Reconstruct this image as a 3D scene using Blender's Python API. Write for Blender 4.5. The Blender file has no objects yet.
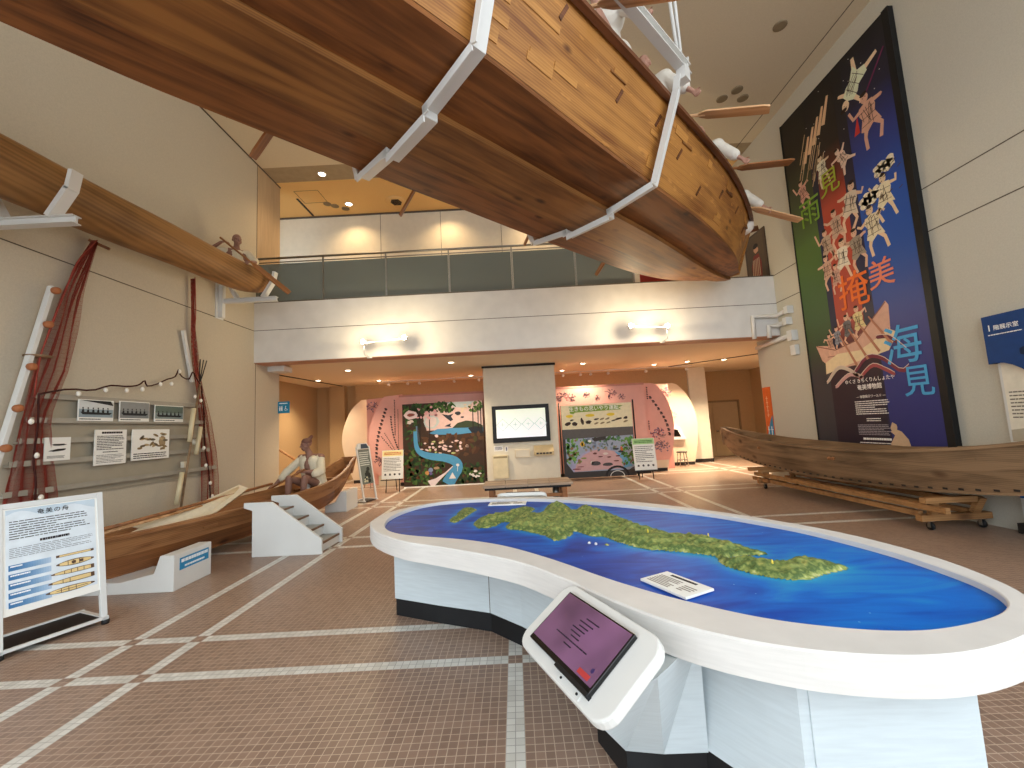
import bpy, bmesh, math, random
from mathutils import Vector, Matrix, noise
random.seed(7)
SC = bpy.context.scene
COL = SC.collection
V = Vector
PI = math.pi
def R(d): return math.radians(d)

# ------------------------------------------------------------------ materials
def _new(name):
    m = bpy.data.materials.new(name); m.use_nodes = True
    nt = m.node_tree; b = nt.nodes['Principled BSDF']
    return m, nt, b
def s2l(c):
    return tuple((x/12.92 if x <= .04045 else ((x+.055)/1.055)**2.4) for x in c)
def hexc(h):
    return s2l((int(h[0:2],16)/255, int(h[2:4],16)/255, int(h[4:6],16)/255))
def pm(name, col, rough=.6, var=.08, scale=6., bump=0., metal=0., stretch=None, spec=.3):
    """plain surface with a gentle procedural variation"""
    if isinstance(col, str): col = hexc(col)
    m, nt, b = _new(name)
    tc = nt.nodes.new('ShaderNodeTexCoord')
    mp = nt.nodes.new('ShaderNodeMapping')
    if stretch: mp.inputs['Scale'].default_value = stretch
    nz = nt.nodes.new('ShaderNodeTexNoise'); nz.inputs['Scale'].default_value = scale; nz.inputs['Detail'].default_value = 4
    rp = nt.nodes.new('ShaderNodeValToRGB')
    rp.color_ramp.elements[0].position = .3; rp.color_ramp.elements[1].position = .7
    rp.color_ramp.elements[0].color = tuple(max(0, c*(1-var)) for c in col)+(1,)
    rp.color_ramp.elements[1].color = tuple(min(1, c*(1+var)) for c in col)+(1,)
    L = nt.links.new
    L(tc.outputs['Object'], mp.inputs['Vector']); L(mp.outputs[0], nz.inputs['Vector']); L(nz.outputs['Fac'], rp.inputs['Fac'])
    L(rp.outputs['Color'], b.inputs['Base Color'])
    b.inputs['Roughness'].default_value = rough; b.inputs['Metallic'].default_value = metal
    b.inputs['Specular IOR Level'].default_value = spec
    if bump:
        bp = nt.nodes.new('ShaderNodeBump'); bp.inputs['Strength'].default_value = bump; bp.inputs['Distance'].default_value = .01
        L(nz.outputs['Fac'], bp.inputs['Height']); L(bp.outputs[0], b.inputs['Normal'])
    return m
def wood(name, c1, c2, scale=2.2, knots=.0, rough=.55, along=(.35, 5, 5), dark=None, bump=.25, worn=0, spec=.35):
    """grain runs along the object's local X"""
    c1 = hexc(c1) if isinstance(c1, str) else c1; c2 = hexc(c2) if isinstance(c2, str) else c2
    m, nt, b = _new(name); N = nt.nodes.new; L = nt.links.new
    tc = N('ShaderNodeTexCoord'); mp = N('ShaderNodeMapping'); mp.inputs['Scale'].default_value = along
    n1 = N('ShaderNodeTexNoise'); n1.inputs['Scale'].default_value = scale; n1.inputs['Detail'].default_value = 6; n1.inputs['Distortion'].default_value = .6
    n2 = N('ShaderNodeTexNoise'); n2.inputs['Scale'].default_value = 1.1; n2.inputs['Detail'].default_value = 2
    wv = N('ShaderNodeTexWave'); wv.wave_type = 'BANDS'; wv.bands_direction = 'Z'; wv.inputs['Scale'].default_value = scale*1.4
    wv.inputs['Distortion'].default_value = 5; wv.inputs['Detail'].default_value = 3
    L(tc.outputs['Object'], mp.inputs[0]); L(mp.outputs[0], n1.inputs['Vector']); L(mp.outputs[0], wv.inputs['Vector']); L(tc.outputs['Object'], n2.inputs['Vector'])
    ad = N('ShaderNodeMath'); ad.operation = 'MULTIPLY_ADD'; ad.inputs[1].default_value = .14
    L(wv.outputs['Fac'], ad.inputs[0]); L(n1.outputs['Fac'], ad.inputs[2])
    ad2 = N('ShaderNodeMath'); ad2.operation = 'MULTIPLY_ADD'; ad2.inputs[1].default_value = .6
    L(n2.outputs['Fac'], ad2.inputs[0]); L(ad.outputs[0], ad2.inputs[2])
    rp = N('ShaderNodeValToRGB'); rp.color_ramp.elements[0].position = .58; rp.color_ramp.elements[1].position = 1.02
    rp.color_ramp.elements[0].color = c1+(1,); rp.color_ramp.elements[1].color = c2+(1,)
    L(ad2.outputs[0], rp.inputs['Fac'])
    out = rp.outputs['Color']
    if knots:
        mk = N('ShaderNodeMapping'); mk.inputs['Scale'].default_value = (2.1, 4.2, 4.2)
        vo = N('ShaderNodeTexVoronoi'); vo.inputs['Scale'].default_value = knots; vo.inputs['Randomness'].default_value = 1
        L(tc.outputs['Object'], mk.inputs[0]); L(mk.outputs[0], vo.inputs['Vector'])
        kr = N('ShaderNodeValToRGB'); kr.color_ramp.elements[0].position = .05; kr.color_ramp.elements[1].position = .15
        kr.color_ramp.elements[0].color = (.22, .14, .1, 1); kr.color_ramp.elements[1].color = (1, 1, 1, 1)
        L(vo.outputs['Distance'], kr.inputs['Fac'])
        mx = N('ShaderNodeMix'); mx.data_type = 'RGBA'; mx.blend_type = 'MULTIPLY'; mx.inputs['Factor'].default_value = .9
        L(out, mx.inputs['A']); L(kr.outputs['Color'], mx.inputs['B']); out = mx.outputs['Result']
    if worn:
        nw = N('ShaderNodeTexNoise'); nw.inputs['Scale'].default_value = 7; nw.inputs['Detail'].default_value = 2
        mw = N('ShaderNodeMapping'); mw.inputs['Scale'].default_value = (.55, 1, 2.4)
        L(tc.outputs['Object'], mw.inputs[0]); L(mw.outputs[0], nw.inputs['Vector'])
        wr = N('ShaderNodeValToRGB'); wr.color_ramp.elements[0].position = .66; wr.color_ramp.elements[1].position = .7
        wr.color_ramp.elements[0].color = (0, 0, 0, 1); wr.color_ramp.elements[1].color = (1, 1, 1, 1)
        L(nw.outputs['Fac'], wr.inputs['Fac'])
        mx = N('ShaderNodeMix'); mx.data_type = 'RGBA'
        ml = N('ShaderNodeMath'); ml.operation = 'MULTIPLY'; ml.inputs[1].default_value = worn
        L(wr.outputs['Color'], ml.inputs[0]); L(ml.outputs[0], mx.inputs['Factor'])
        L(out, mx.inputs['A']); mx.inputs['B'].default_value = (min(1, c2[0]*1.5), min(1, c2[1]*1.55), min(1, c2[2]*1.6), 1); out = mx.outputs['Result']
    L(out, b.inputs['Base Color']); b.inputs['Roughness'].default_value = rough
    b.inputs['Specular IOR Level'].default_value = spec
    if bump:
        bp = N('ShaderNodeBump'); bp.inputs['Strength'].default_value = bump; bp.inputs['Distance'].default_value = .01
        L(ad2.outputs[0], bp.inputs['Height']); L(bp.outputs[0], b.inputs['Normal'])
    return m
def emit(name, col, st):
    m, nt, b = _new(name)
    b.inputs['Base Color'].default_value = (*col, 1); b.inputs['Emission Color'].default_value = (*col, 1); b.inputs['Emission Strength'].default_value = st
    return m
_cache = {}
def flat(h, rough=.6):
    k = (h, rough)
    if k not in _cache: _cache[k] = pm('print_'+h, h, rough, .06, 12)
    return _cache[k]

# ------------------------------------------------------------------ mesh builder
class MB:
    def __init__(s, smooth=False):
        s.v = []; s.f = []; s.mi = []; s.sm = []; s.mats = []; s.m = 0; s.smooth = smooth; s.X = None
    def mat(s, m):
        if m not in s.mats: s.mats.append(m)
        s.m = s.mats.index(m); return s
    def add(s, vs, fs, smooth=None):
        o = len(s.v)
        for p in vs:
            p = V(p)
            if s.X is not None: p = s.X @ p
            s.v.append(p)
        for f in fs:
            s.f.append([i+o for i in f]); s.mi.append(s.m); s.sm.append(s.smooth if smooth is None else smooth)
        return s
    def box(s, x0, x1, y0, y1, z0, z1):
        return s.add([(x0,y0,z0),(x1,y0,z0),(x1,y1,z0),(x0,y1,z0),(x0,y0,z1),(x1,y0,z1),(x1,y1,z1),(x0,y1,z1)],
                     [(3,2,1,0),(4,5,6,7),(0,1,5,4),(1,2,6,5),(2,3,7,6),(3,0,4,7)], False)
    def bar(s, a, b, w, h, up=(0,0,1)):
        a = V(a); b = V(b); d = (b-a).normalized(); u = V(up)
        r = d.cross(u)
        if r.length < 1e-4: r = d.cross(V((1,0,0)))
        r.normalize(); u = r.cross(d).normalized()
        r = r*w/2; u = u*h/2
        return s.add([a-r-u,a+r-u,a+r+u,a-r+u,b-r-u,b+r-u,b+r+u,b-r+u],
                     [(0,1,2,3),(7,6,5,4),(0,4,5,1),(1,5,6,2),(2,6,7,3),(3,7,4,0)], False)
    def tube(s, path, r, n=8, closed=False):
        path = [V(p) for p in path]; rs = r if isinstance(r, (list, tuple)) else [r]*len(path)
        vs = []; fs = []; N = len(path); ref = None
        for i, p in enumerate(path):
            a = path[i-1] if i else (path[-1] if closed else p); c = path[(i+1) % N] if (i < N-1 or closed) else p
            d = (c-a)
            d = d.normalized() if d.length > 1e-9 else V((0,0,1))
            if ref is None: ref = V((0,0,1)) if abs(d.z) < .9 else V((1,0,0))
            u = (ref - d*ref.dot(d)); u = u.normalized() if u.length > 1e-6 else d.orthogonal().normalized(); ref = u
            w = d.cross(u)
            for k in range(n):
                t = 2*PI*k/n; vs.append(p+(u*math.cos(t)+w*math.sin(t))*rs[i])
        for i in range(N if closed else N-1):
            j = (i+1) % N
            for k in range(n):
                l = (k+1) % n; fs.append((i*n+k, i*n+l, j*n+l, j*n+k))
        if not closed:
            fs.append(tuple(range(n))[::-1]); fs.append(tuple((N-1)*n+k for k in range(n)))
        return s.add(vs, fs, True)
    def prism(s, pts, vec):
        pts = [V(p) for p in pts]; n = len(pts); vec = V(vec)
        return s.add(pts+[p+vec for p in pts], [tuple(range(n))[::-1], tuple(range(n, 2*n))]+[(i,(i+1)%n,n+(i+1)%n,n+i) for i in range(n)], False)
    def plate(s, pts, y, th):
        """flat shape given in local x,z, front face at y=-? facing -Y"""
        return s.prism([(p[0], y, p[1]) for p in pts], (0, -th, 0))
    def rect(s, x0, x1, z0, z1, y, th=.002): return s.box(x0, x1, y-th, y, z0, z1)
    def blob(s, cx, cz, rx, rz, y, th=.0015, n=10, jit=.18, rot=0):
        pts = []
        for k in range(n):
            t = 2*PI*k/n; q = 1+random.uniform(-jit, jit)
            a, c = rx*q*math.cos(t), rz*q*math.sin(t)
            pts.append((cx+a*math.cos(rot)-c*math.sin(rot), cz+a*math.sin(rot)+c*math.cos(rot)))
        return s.plate(pts, y, th)
    def stroke(s, pts, w, y, th=.0015):
        """a painted line: ribbon in x,z"""
        P = [V((p[0], p[1])) for p in pts]; L = []; Rr = []
        ws = w if isinstance(w, (list, tuple)) else [w]*len(P)
        for i, p in enumerate(P):
            d = (P[min(i+1, len(P)-1)]-P[max(i-1, 0)])
            d = d.normalized() if d.length > 1e-9 else V((1, 0)); nn = V((-d.y, d.x))*ws[i]/2
            L.append(p+nn); Rr.append(p-nn)
        for i in range(len(P)-1):
            s.plate([L[i], L[i+1], Rr[i+1], Rr[i]], y, th)
        return s
    def lathe(s, prof, c=(0,0,0), n=16, axis='Z'):
        vs = []; fs = []; c = V(c)
        for r, h in prof:
            for k in range(n):
                t = 2*PI*k/n
                p = V((r*math.cos(t), r*math.sin(t), h))
                if axis == 'Y': p = V((p.x, -p.z, p.y))
                if axis == 'X': p = V((p.z, p.x, p.y))
                vs.append(c+p)
        for i in range(len(prof)-1):
            for k in range(n):
                l = (k+1) % n; fs.append((i*n+k, i*n+l, (i+1)*n+l, (i+1)*n+k))
        fs.append(tuple(range(n))[::-1]); fs.append(tuple((len(prof)-1)*n+k for k in range(n)))
        return s.add(vs, fs, True)
    def ball(s, c, r, n=12, m=8):
        r = r if isinstance(r, (tuple, list)) else (r, r, r)
        vs = []; fs = []; c = V(c)
        for i in range(m+1):
            p = PI*i/m
            for k in range(n):
                t = 2*PI*k/n; vs.append(c+V((r[0]*math.sin(p)*math.cos(t), r[1]*math.sin(p)*math.sin(t), r[2]*math.cos(p))))
        for i in range(m):
            for k in range(n):
                l = (k+1) % n; fs.append((i*n+k, (i+1)*n+k, (i+1)*n+l, i*n+l))
        return s.add(vs, fs, True)
    def grid(s, rows, smooth=True):
        n = len(rows[0]); vs = [p for r in rows for p in r]; fs = []
        for i in range(len(rows)-1):
            for k in range(n-1): fs.append((i*n+k, i*n+k+1, (i+1)*n+k+1, (i+1)*n+k))
        return s.add(vs, fs, smooth)
    def plank(s, A, B, th, across=1):
        """solid board between two edge curves A and B; thickness goes to the +side of (dA x dB)"""
        A = [V(p) for p in A]; B = [V(p) for p in B]; n = len(A); vs = []; K = across+1
        for i in range(n):
            t = (A[min(i+1, n-1)]-A[max(i-1, 0)]); c = (B[i]-A[i])
            if c.length < 1e-5: c = V((0, 0, 1))
            nn = t.cross(c).normalized()*th
            for k in range(K): vs.append(A[i].lerp(B[i], k/across))
            for k in range(K): vs.append(A[i].lerp(B[i], k/across)+nn)
        fs = []; W = 2*K
        for i in range(n-1):
            o = i*W; q = o+W
            for k in range(K-1):
                fs.append((o+k, q+k, q+k+1, o+k+1)); fs.append((o+K+k, o+K+k+1, q+K+k+1, q+K+k))
            fs.append((o, o+K, q+K, q)); fs.append((o+K-1, q+K-1, q+2*K-1, o+2*K-1))
        for o in (0, (n-1)*W): fs.append(tuple(o+k for k in range(K))+tuple(o+K+k for k in range(K-1, -1, -1)))
        return s.add(vs, fs, False)
    def build(s, name, m=None, parent=None, loc=None, rotz=0, bevel=0, subsurf=0):
        if m is not None: s.mats = [m]; s.mi = [0]*len(s.f)
        me = bpy.data.meshes.new(name); me.from_pydata([tuple(p) for p in s.v], [], s.f)
        for mm in s.mats: me.materials.append(mm)
        me.polygons.foreach_set('material_index', s.mi); me.polygons.foreach_set('use_smooth', s.sm)
        bm = bmesh.new(); bm.from_mesh(me); bmesh.ops.recalc_face_normals(bm, faces=bm.faces); bm.to_mesh(me); bm.free()
        me.update()
        o = bpy.data.objects.new(name, me); COL.objects.link(o)
        if parent is not None: o.parent = parent
        if loc is not None: o.location = loc
        if rotz: o.rotation_euler.z = rotz
        if bevel:
            md = o.modifiers.new('bevel', 'BEVEL'); md.width = bevel; md.segments = 2; md.limit_method = 'ANGLE'; md.angle_limit = R(40)
        if subsurf:
            md = o.modifiers.new('smooth', 'SUBSURF'); md.levels = subsurf; md.render_levels = subsurf
        return o
def tag(o, label=None, cat=None, group=None, kind=None):
    if label: o['label'] = label
    if cat: o['category'] = cat
    if group: o['group'] = group
    if kind: o['kind'] = kind
    return o
def thing(name, label, cat, loc=(0,0,0), rotz=0., group=None):
    o = bpy.data.objects.new(name, None); COL.objects.link(o); o.empty_display_size = .1
    o.location = loc; o.rotation_euler = (0, 0, rotz)
    return tag(o, label, cat, group)
def kids(o): return [c for c in COL.objects if c.parent == o]
def dup(o, parent=None):
    c = o.copy(); COL.objects.link(c)
    if parent is not None: c.parent = parent
    for k in kids(o): dup(k, c)
    return c
def cr(pts, n, closed=False):
    """Catmull-Rom resample"""
    P = [V(p) for p in pts]; N = len(P); out = []
    segs = N if closed else N-1
    for i in range(n):
        t = i/(n if closed else n-1)*segs; k = min(int(t), segs-1); u = t-k
        g = (lambda j: P[j % N]) if closed else (lambda j: P[max(0, min(N-1, j))])
        a, b, c, d = g(k-1), g(k), g(k+1), g(k+2)
        out.append(.5*((2*b)+(c-a)*u+(2*a-5*b+4*c-d)*u*u+(3*b-a-3*c+d)*u**3))
    return out
def lerp_tab(tab, x):
    """smooth table lookup rows (x, ...)"""
    if x <= tab[0][0]: return tab[0][1:]
    for a, b in zip(tab[:-1], tab[1:]):
        if x <= b[0]:
            t = (x-a[0])/(b[0]-a[0])
            return tuple(p+(q-p)*t for p, q in zip(a[1:], b[1:]))
    return tab[-1][1:]
def inside(p, poly):
    x, y = p; c = False; n = len(poly)
    for i in range(n):
        x1, y1 = poly[i][0], poly[i][1]; x2, y2 = poly[i-1][0], poly[i-1][1]
        if (y1 > y) != (y2 > y) and x < (x2-x1)*(y-y1)/(y2-y1)+x1: c = not c
    return c
def pdist(p, poly):
    best = 9; P = V((p[0], p[1]))
    for i in range(len(poly)):
        a = V((poly[i-1][0], poly[i-1][1])); b = V((poly[i][0], poly[i][1])); d = b-a
        t = max(0, min(1, (P-a).dot(d)/max(1e-9, d.dot(d)))); best = min(best, (a+d*t-P).length)
    return best
# ------------------------------------------------------------------ lettering (built-in font, turned into mesh)
def text_geo(txt, size, bold=0., align='CENTER', spacing=1., vertical=False):
    if vertical: txt = '\n'.join(txt)
    cu = bpy.data.curves.new('t', 'FONT'); cu.body = txt; cu.size = size; cu.align_x = align; cu.align_y = 'CENTER'
    cu.offset = bold; cu.space_character = spacing; cu.resolution_u = 3; cu.fill_mode = 'FRONT'
    ob = bpy.data.objects.new('t', cu); COL.objects.link(ob)
    dg = bpy.context.evaluated_depsgraph_get(); dg.update()
    me = bpy.data.meshes.new_from_object(ob.evaluated_get(dg))
    vs = [v.co.copy() for v in me.vertices]; fs = [tuple(p.vertices) for p in me.polygons]
    bpy.data.objects.remove(ob); bpy.data.curves.remove(cu); bpy.data.meshes.remove(me)
    return vs, fs
def letter(mb, txt, x, z, size, y, bold=0., **k):
    """front text on a local xz plane (reads from -Y)"""
    vs, fs = text_geo(txt, size, **k)
    for i, (dx, dz) in enumerate(((0, 0), (bold, 0), (0, bold), (bold, bold)) if bold else ((0, 0),)):
        mb.add([(x+v.x+dx, y-.0002*i, z+v.y+dz) for v in vs], fs, False)
def lines(mb, x0, x1, z0, z1, n, y, hgt=.45, ragged=.12, words=True):
    """tiny unreadable print: rows of short dashes"""
    p = (z1-z0)/n
    for i in range(n):
        zc = z1-(i+.5)*p; x = x0; xe = x1-(random.random()*ragged*(x1-x0) if i % 4 != 3 else random.uniform(.2, .6)*(x1-x0))
        while x < xe:
            w = random.uniform(.03, .12)*(x1-x0); e = min(x+w, xe)
            mb.rect(x, e, zc-p*hgt/2, zc+p*hgt/2, y, .0008); x = e+.012*(x1-x0)

# ------------------------------------------------------------------ shared materials
M = {}
M['wall'] = pm('wall_fabric', 'C2B8A4', .9, .05, 60, .15)
M['wallR'] = pm('wall_fabric_grey', 'C4BFB0', .9, .05, 60, .15)
M['ceil'] = pm('ceiling_paint', 'D6CAB2', .95, .03, 40)
M['ceil_low'] = pm('lower_ceiling_paint', 'E6D6BC', .95, .03, 40)
M['ceil_up'] = pm('upper_hall_ceiling', 'EFC98A', .95, .03, 40)
M['beam'] = pm('painted_concrete', 'DAD7D2', .8, .05, 3, .05)
M['cream'] = pm('cream_panel', 'DAD3C0', .8, .03, 8)
M['tan'] = pm('tan_wall', 'B89C74', .9, .05, 30)
M['oak'] = pm('veneer', 'BCA586', .6, .08, 3, stretch=(8, 8, .6))
M['seam'] = pm('joint_line', '5E554A', .9)
M['white'] = pm('white_paint', 'D6D6D2', .45, .02, 4)
M['whitemetal'] = pm('white_powder_coat', 'D8D9D6', .35, .02, 4, spec=.5)
M['rim'] = pm('white_wood_grain', 'D6D3CE', .5, .05, 5, .03, stretch=(1.2, 1.2, 14))
M['pale'] = pm('pale_blue_wood_grain', 'C4CED2', .55, .05, 5, .03, stretch=(1.2, 1.2, 14))
M['black'] = pm('black_plastic', '17181A', .5, .1, 8)
M['blackgloss'] = pm('black_gloss', '0B0B0D', .15, .1, 8, spec=.5)
M['steel'] = pm('brushed_steel', '8C8A84', .35, .1, 20, metal=.9)
M['chrome'] = pm('chrome_tube', 'B8B8B8', .15, .05, 20, metal=1)
M['skirt'] = pm('dark_skirting', '2A2624', .6)
M['cedar_side'] = wood('cedar_side_plank', '70401A', 'B57E3E', 2.2, .85, .5, worn=.35)
M['cedar_bot'] = wood('cedar_bottom_plank', '502C12', '8C582C', 2.4, .75, .6)
M['cedar_keel'] = wood('cedar_keel_plank', '5A3416', '9A6834', 2.0, .7, .6)
M['cedar_rail'] = wood('dark_rub_rail', '45260F', '75472A', 2.0, 0, .55)
M['plank_pale'] = wood('pale_paddle_wood', 'AE7C4B', 'DDB184', 2.0, 0, .5)
M['paddle'] = wood('brown_paddle_wood', '6B4023', 'A06A3E', 2.0, 0, .5)
M['canoe'] = wood('dugout_log_wood', '5E3F1E', '9A7040', 1.6, .5, .6, along=(.25, 3, 3))
M['boatL'] = wood('red_brown_boat_plank', '553018', '936039', 2.0, .6, .42)
M['boatLt'] = wood('lighter_gunwale', '6A3F22', 'A4744A', 2.0, 0, .42)
M['boatR'] = wood('weathered_grey_brown_plank', '5F4A35', '94785A', 2.0, .5, .75)
M['pine'] = wood('pine_timber', '6E4A2A', 'A87C4E', 1.6, .5, .6)
M['skin'] = pm('mannequin_skin', '8E6858', .55, .08, 8)
M['robe'] = pm('cream_cotton_robe', 'D9CDB2', .85, .06, 12, .2)
M['robew'] = pm('white_cotton_robe', 'E4E0D6', .85, .06, 12, .2)
M['hair'] = pm('dark_hair', '1E1714', .7)
M['net'] = pm('red_net_twine', '9A4034', .85, .15, 20)
M['rope'] = pm('dark_red_rope', '3E1A15', .9, .15, 30)
M['floatw'] = pm('white_float', 'EFE9DC', .5, .05, 10)
M['floato'] = pm('brown_wooden_float', 'A5663F', .6, .1, 10)
M['pink'] = pm('pink_print_wall', 'E3A99C', .7, .05, 3)
M['beige'] = pm('beige_curved_panel', 'DDCBB0', .6, .03, 3)
M['ink'] = pm('black_ink', '2B2325', .7)
M['paper'] = pm('paper_white', 'EEEDE6', .6, .02, 6)
WORLD = 2.4; EXPO = 0.45
# ================================================================== SETTING
def struct(o, label=None):
    o['kind'] = 'structure'
    if label: o['label'] = label
    return o
XL, XR, YF, ZC, YB = -5.86, 6.13, -4.5, 8.17, 9.4
YL0, YR0 = .5, 2.0
# --- tiled floor -----------------------------------------------------------
def floor_mat():
    m, nt, b = _new('brown_mosaic_tiles'); N = nt.nodes.new; L = nt.links.new
    T = .049
    tc = N('ShaderNodeTexCoord'); sx = N('ShaderNodeSeparateXYZ'); L(tc.outputs['Object'], sx.inputs[0])
    def math_(op, a, b_=None, c=None):
        n = N('ShaderNodeMath'); n.operation = op
        for i, q in enumerate((a, b_, c)):
            if q is None: continue
            if isinstance(q, (int, float)): n.inputs[i].default_value = q
            else: L(q, n.inputs[i])
        return n.outputs[0]
    res = []
    for out, off in ((sx.outputs['X'], .08), (sx.outputs['Y'], -3.065)):
        u = math_('DIVIDE', math_('ADD', out, off), T)             # in tiles
        fr = math_('FRACT', math_('ADD', u, 6400))
        g = math_('GREATER_THAN', math_('ABSOLUTE', math_('SUBTRACT', fr, .5)), .458)   # grout
        ph = math_('MODULO', math_('ADD', u, 6400), 64.)
        w1 = math_('LESS_THAN', math_('ABSOLUTE', math_('SUBTRACT', math_('MODULO', math_('ADD', ph, 32), 64.), 32)), 1.)
        w2 = math_('LESS_THAN', math_('ABSOLUTE', math_('SUBTRACT', ph, 11)), 1.)
        res.append((math_('FLOOR', math_('ADD', u, 6400)), g, math_('MAXIMUM', w1, w2)))
    (iu, gu, wu), (iv, gv, wv) = res
    white = math_('ABSOLUTE', math_('SUBTRACT', wu, wv))
    grout = math_('MAXIMUM', gu, gv)
    cb = N('ShaderNodeCombineXYZ'); L(iu, cb.inputs[0]); L(iv, cb.inputs[1])
    wn = N('ShaderNodeTexWhiteNoise'); wn.noise_dimensions = '2D'; L(cb.outputs[0], wn.inputs['Vector'])
    big = N('ShaderNodeTexNoise'); big.inputs['Scale'].default_value = .8; big.inputs['Detail'].default_value = 3; L(tc.outputs['Object'], big.inputs['Vector'])
    mixv = math_('ADD', math_('MULTIPLY', wn.outputs['Value'], .35), math_('MULTIPLY', big.outputs['Fac'], .6))
    rp = N('ShaderNodeValToRGB'); rp.color_ramp.elements[0].color = hexc('7F6656')+(1,); rp.color_ramp.elements[1].color = hexc('A08370')+(1,)
    rp.color_ramp.elements[0].position = .15; rp.color_ramp.elements[1].position = .85
    L(mixv, rp.inputs['Fac'])
    rw = N('ShaderNodeValToRGB'); rw.color_ramp.elements[0].color = hexc('C9C5BB')+(1,); rw.color_ramp.elements[1].color = hexc('DEDBD2')+(1,)
    L(wn.outputs['Value'], rw.inputs['Fac'])
    def mx(f, a, c):
        n = N('ShaderNodeMix'); n.data_type = 'RGBA'; L(f, n.inputs['Factor'])
        for k, q in (('A', a), ('B', c)):
            if isinstance(q, tuple): n.inputs[k].default_value = q
            else: L(q, n.inputs[k])
        return n.outputs['Result']
    base = mx(white, rp.outputs[0], rw.outputs[0])
    gcol = mx(white, hexc('C6B09A')+(1,), hexc('A7A299')+(1,))
    L(mx(grout, base, gcol), b.inputs['Base Color'])
    rr = N('ShaderNodeMapRange'); L(big.outputs['Fac'], rr.inputs['Value']); rr.inputs['To Min'].default_value = .26; rr.inputs['To Max'].default_value = .42
    L(math_('ADD', rr.outputs[0], math_('MULTIPLY', grout, .3)), b.inputs['Roughness'])
    bp = N('ShaderNodeBump'); bp.inputs['Strength'].default_value = .5; bp.inputs['Distance'].default_value = .004; bp.invert = True
    L(grout, bp.inputs['Height']); L(bp.outputs[0], b.inputs['Normal'])
    b.inputs['Specular IOR Level'].default_value = .4
    return m
struct(MB().box(-16, 16, -14, 17.2, -.2, 0).build('floor', floor_mat()))

# --- hall walls ------------------------------------------------------------
def wall(name, mat, *boxes):
    b = MB()
    for q in boxes: b.box(*q)
    return struct(b.build(name, mat))
wl = wall('wall_left', M['wall'], (XL-.35, XL, YL0, 10.42, 0, ZC))
sm = MB()
for z in (4.08,): sm.box(XL, XL+.004, YL0, 9.43, z-.007, z+.007)
sm.box(XL, XL+.004, 9.44, 9.452, 0, ZC)
o = sm.build('joint', M['seam'], wl)
MB().box(XL-.001, XL+.003, 9.46, 10.42, 4.74, ZC).build('veneer_panel', M['oak'], wl)
wr = wall('wall_right', M['wallR'], (XR, XR+.3, YR0, 10.3, 0, ZC))
sm = MB()
for z in (4.73, 4.09): sm.box(XR-.004, XR, YR0, 10.3, z-.007, z+.007)
sm.build('joint', M['seam'], wr)
wall('wall_lower_left', M['tan'], (-7.5, -7.2, 10.42, 15.5, 0, 3.37), (-7.2, -5.7, 15.3, 15.6, 0, 3.37), (-7.5, XL-.35, 10.1, 10.42, 0, 3.37))
wall('wall_back', M['tan'], (-5.7, 6.35, 15.05, 15.35, 0, 3.37), (-6.62, -6.08, 15.0, 15.3, 0, 3.37))
wall('wall_far_right', M['tan'], (6.9, 7.33, 16.65, 16.95, 0, 3.37), (8.95, 9.8, 16.65, 16.95, 0, 3.37), (7.33, 8.95, 16.65, 16.95, 2.17, 3.37), (9.5, 9.8, 10.3, 16.65, 0, 3.37), (XR+.3, 9.5, 10.05, 10.3, 0, 3.37))
wall('door_leak_blocker', M['tan'], (7.2, 9.1, 16.95, 17.05, 0, 2.3))  # added unseen slab, blocks world light leaking under the double door
wall('wall_pier', M['cream'], (6.3, 6.92, 14.95, 16.7, 0, 3.37))
wall('baseboard_pier', M['skirt'], (6.28, 6.94, 14.93, 14.95, 0, .12))
wall('wall_upper', M['cream'], (-8.5, 5.3, 11.95, 12.15, 4.6, ZC))
b = MB()
for x in (-3.7, -1.9, -.1, 1.7, 3.5): b.box(x-.006, x+.006, 11.945, 11.95, 4.6, ZC)
b.box(-8.5, 5.3, 11.93, 11.95, ZC-.05, ZC)
struct(b.build('trim_1', M['seam']))
wall('wall_upper_left', M['oak'], (-8.8, -8.5, 9.4, 12.15, 4.6, ZC))
wall('wall_upper_right', M['wall'], (5.3, XR+.3, 12.6, 12.8, 4.6, ZC), (XR, XR+.3, 10.3, 12.6, 4.6, ZC))
# --- ceilings --------------------------------------------------------------
cl = wall('ceiling', M['ceil'], (XL-.35, XR+.3, YF, 9.58, ZC, ZC+.2))
b = MB()
b.box(-5.55, -5.53, 2.0, 7.9, ZC-.003, ZC); b.box(-5.55, -4.6, 7.89, 7.91, ZC-.003, ZC); b.box(XR-.3, XR-.285, YF, 12, ZC-.004, ZC)
b.box(XL, XL+.03, YF, 10.42, ZC-.012, ZC)
b.build('joint', M['seam'], cl)
wall('trim_2', pm('darker_ceiling_band', 'A5957C', .95), (-8.8, XR+.3, 9.58, 10.2, ZC, ZC+.2))  # flat ceiling band in a darker tan
wall('ceiling_upper', M['ceil_up'], (-8.8, XR+.3, 10.2, 12.8, ZC, ZC+.2))
b = MB(); b.box(-5.72, -5.66, 10.95, 11.9, ZC-.006, ZC); struct(b.build('trim_3', M['skirt']))
b = MB()
for (x0, x1, y0, y1) in ((-5.6, -4.95, 10.6, 10.61), (-5.6, -4.95, 11.2, 11.21), (-5.6, -5.59, 10.6, 11.2), (-4.96, -4.95, 10.6, 11.2)): b.box(x0, x1, y0, y1, ZC-.004, ZC)
struct(b.build('trim_4', M['seam']))
wall('ceiling_lower', M['ceil_low'], (-7.5, 9.8, YB, 16.9, 3.37, 3.6))
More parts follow.
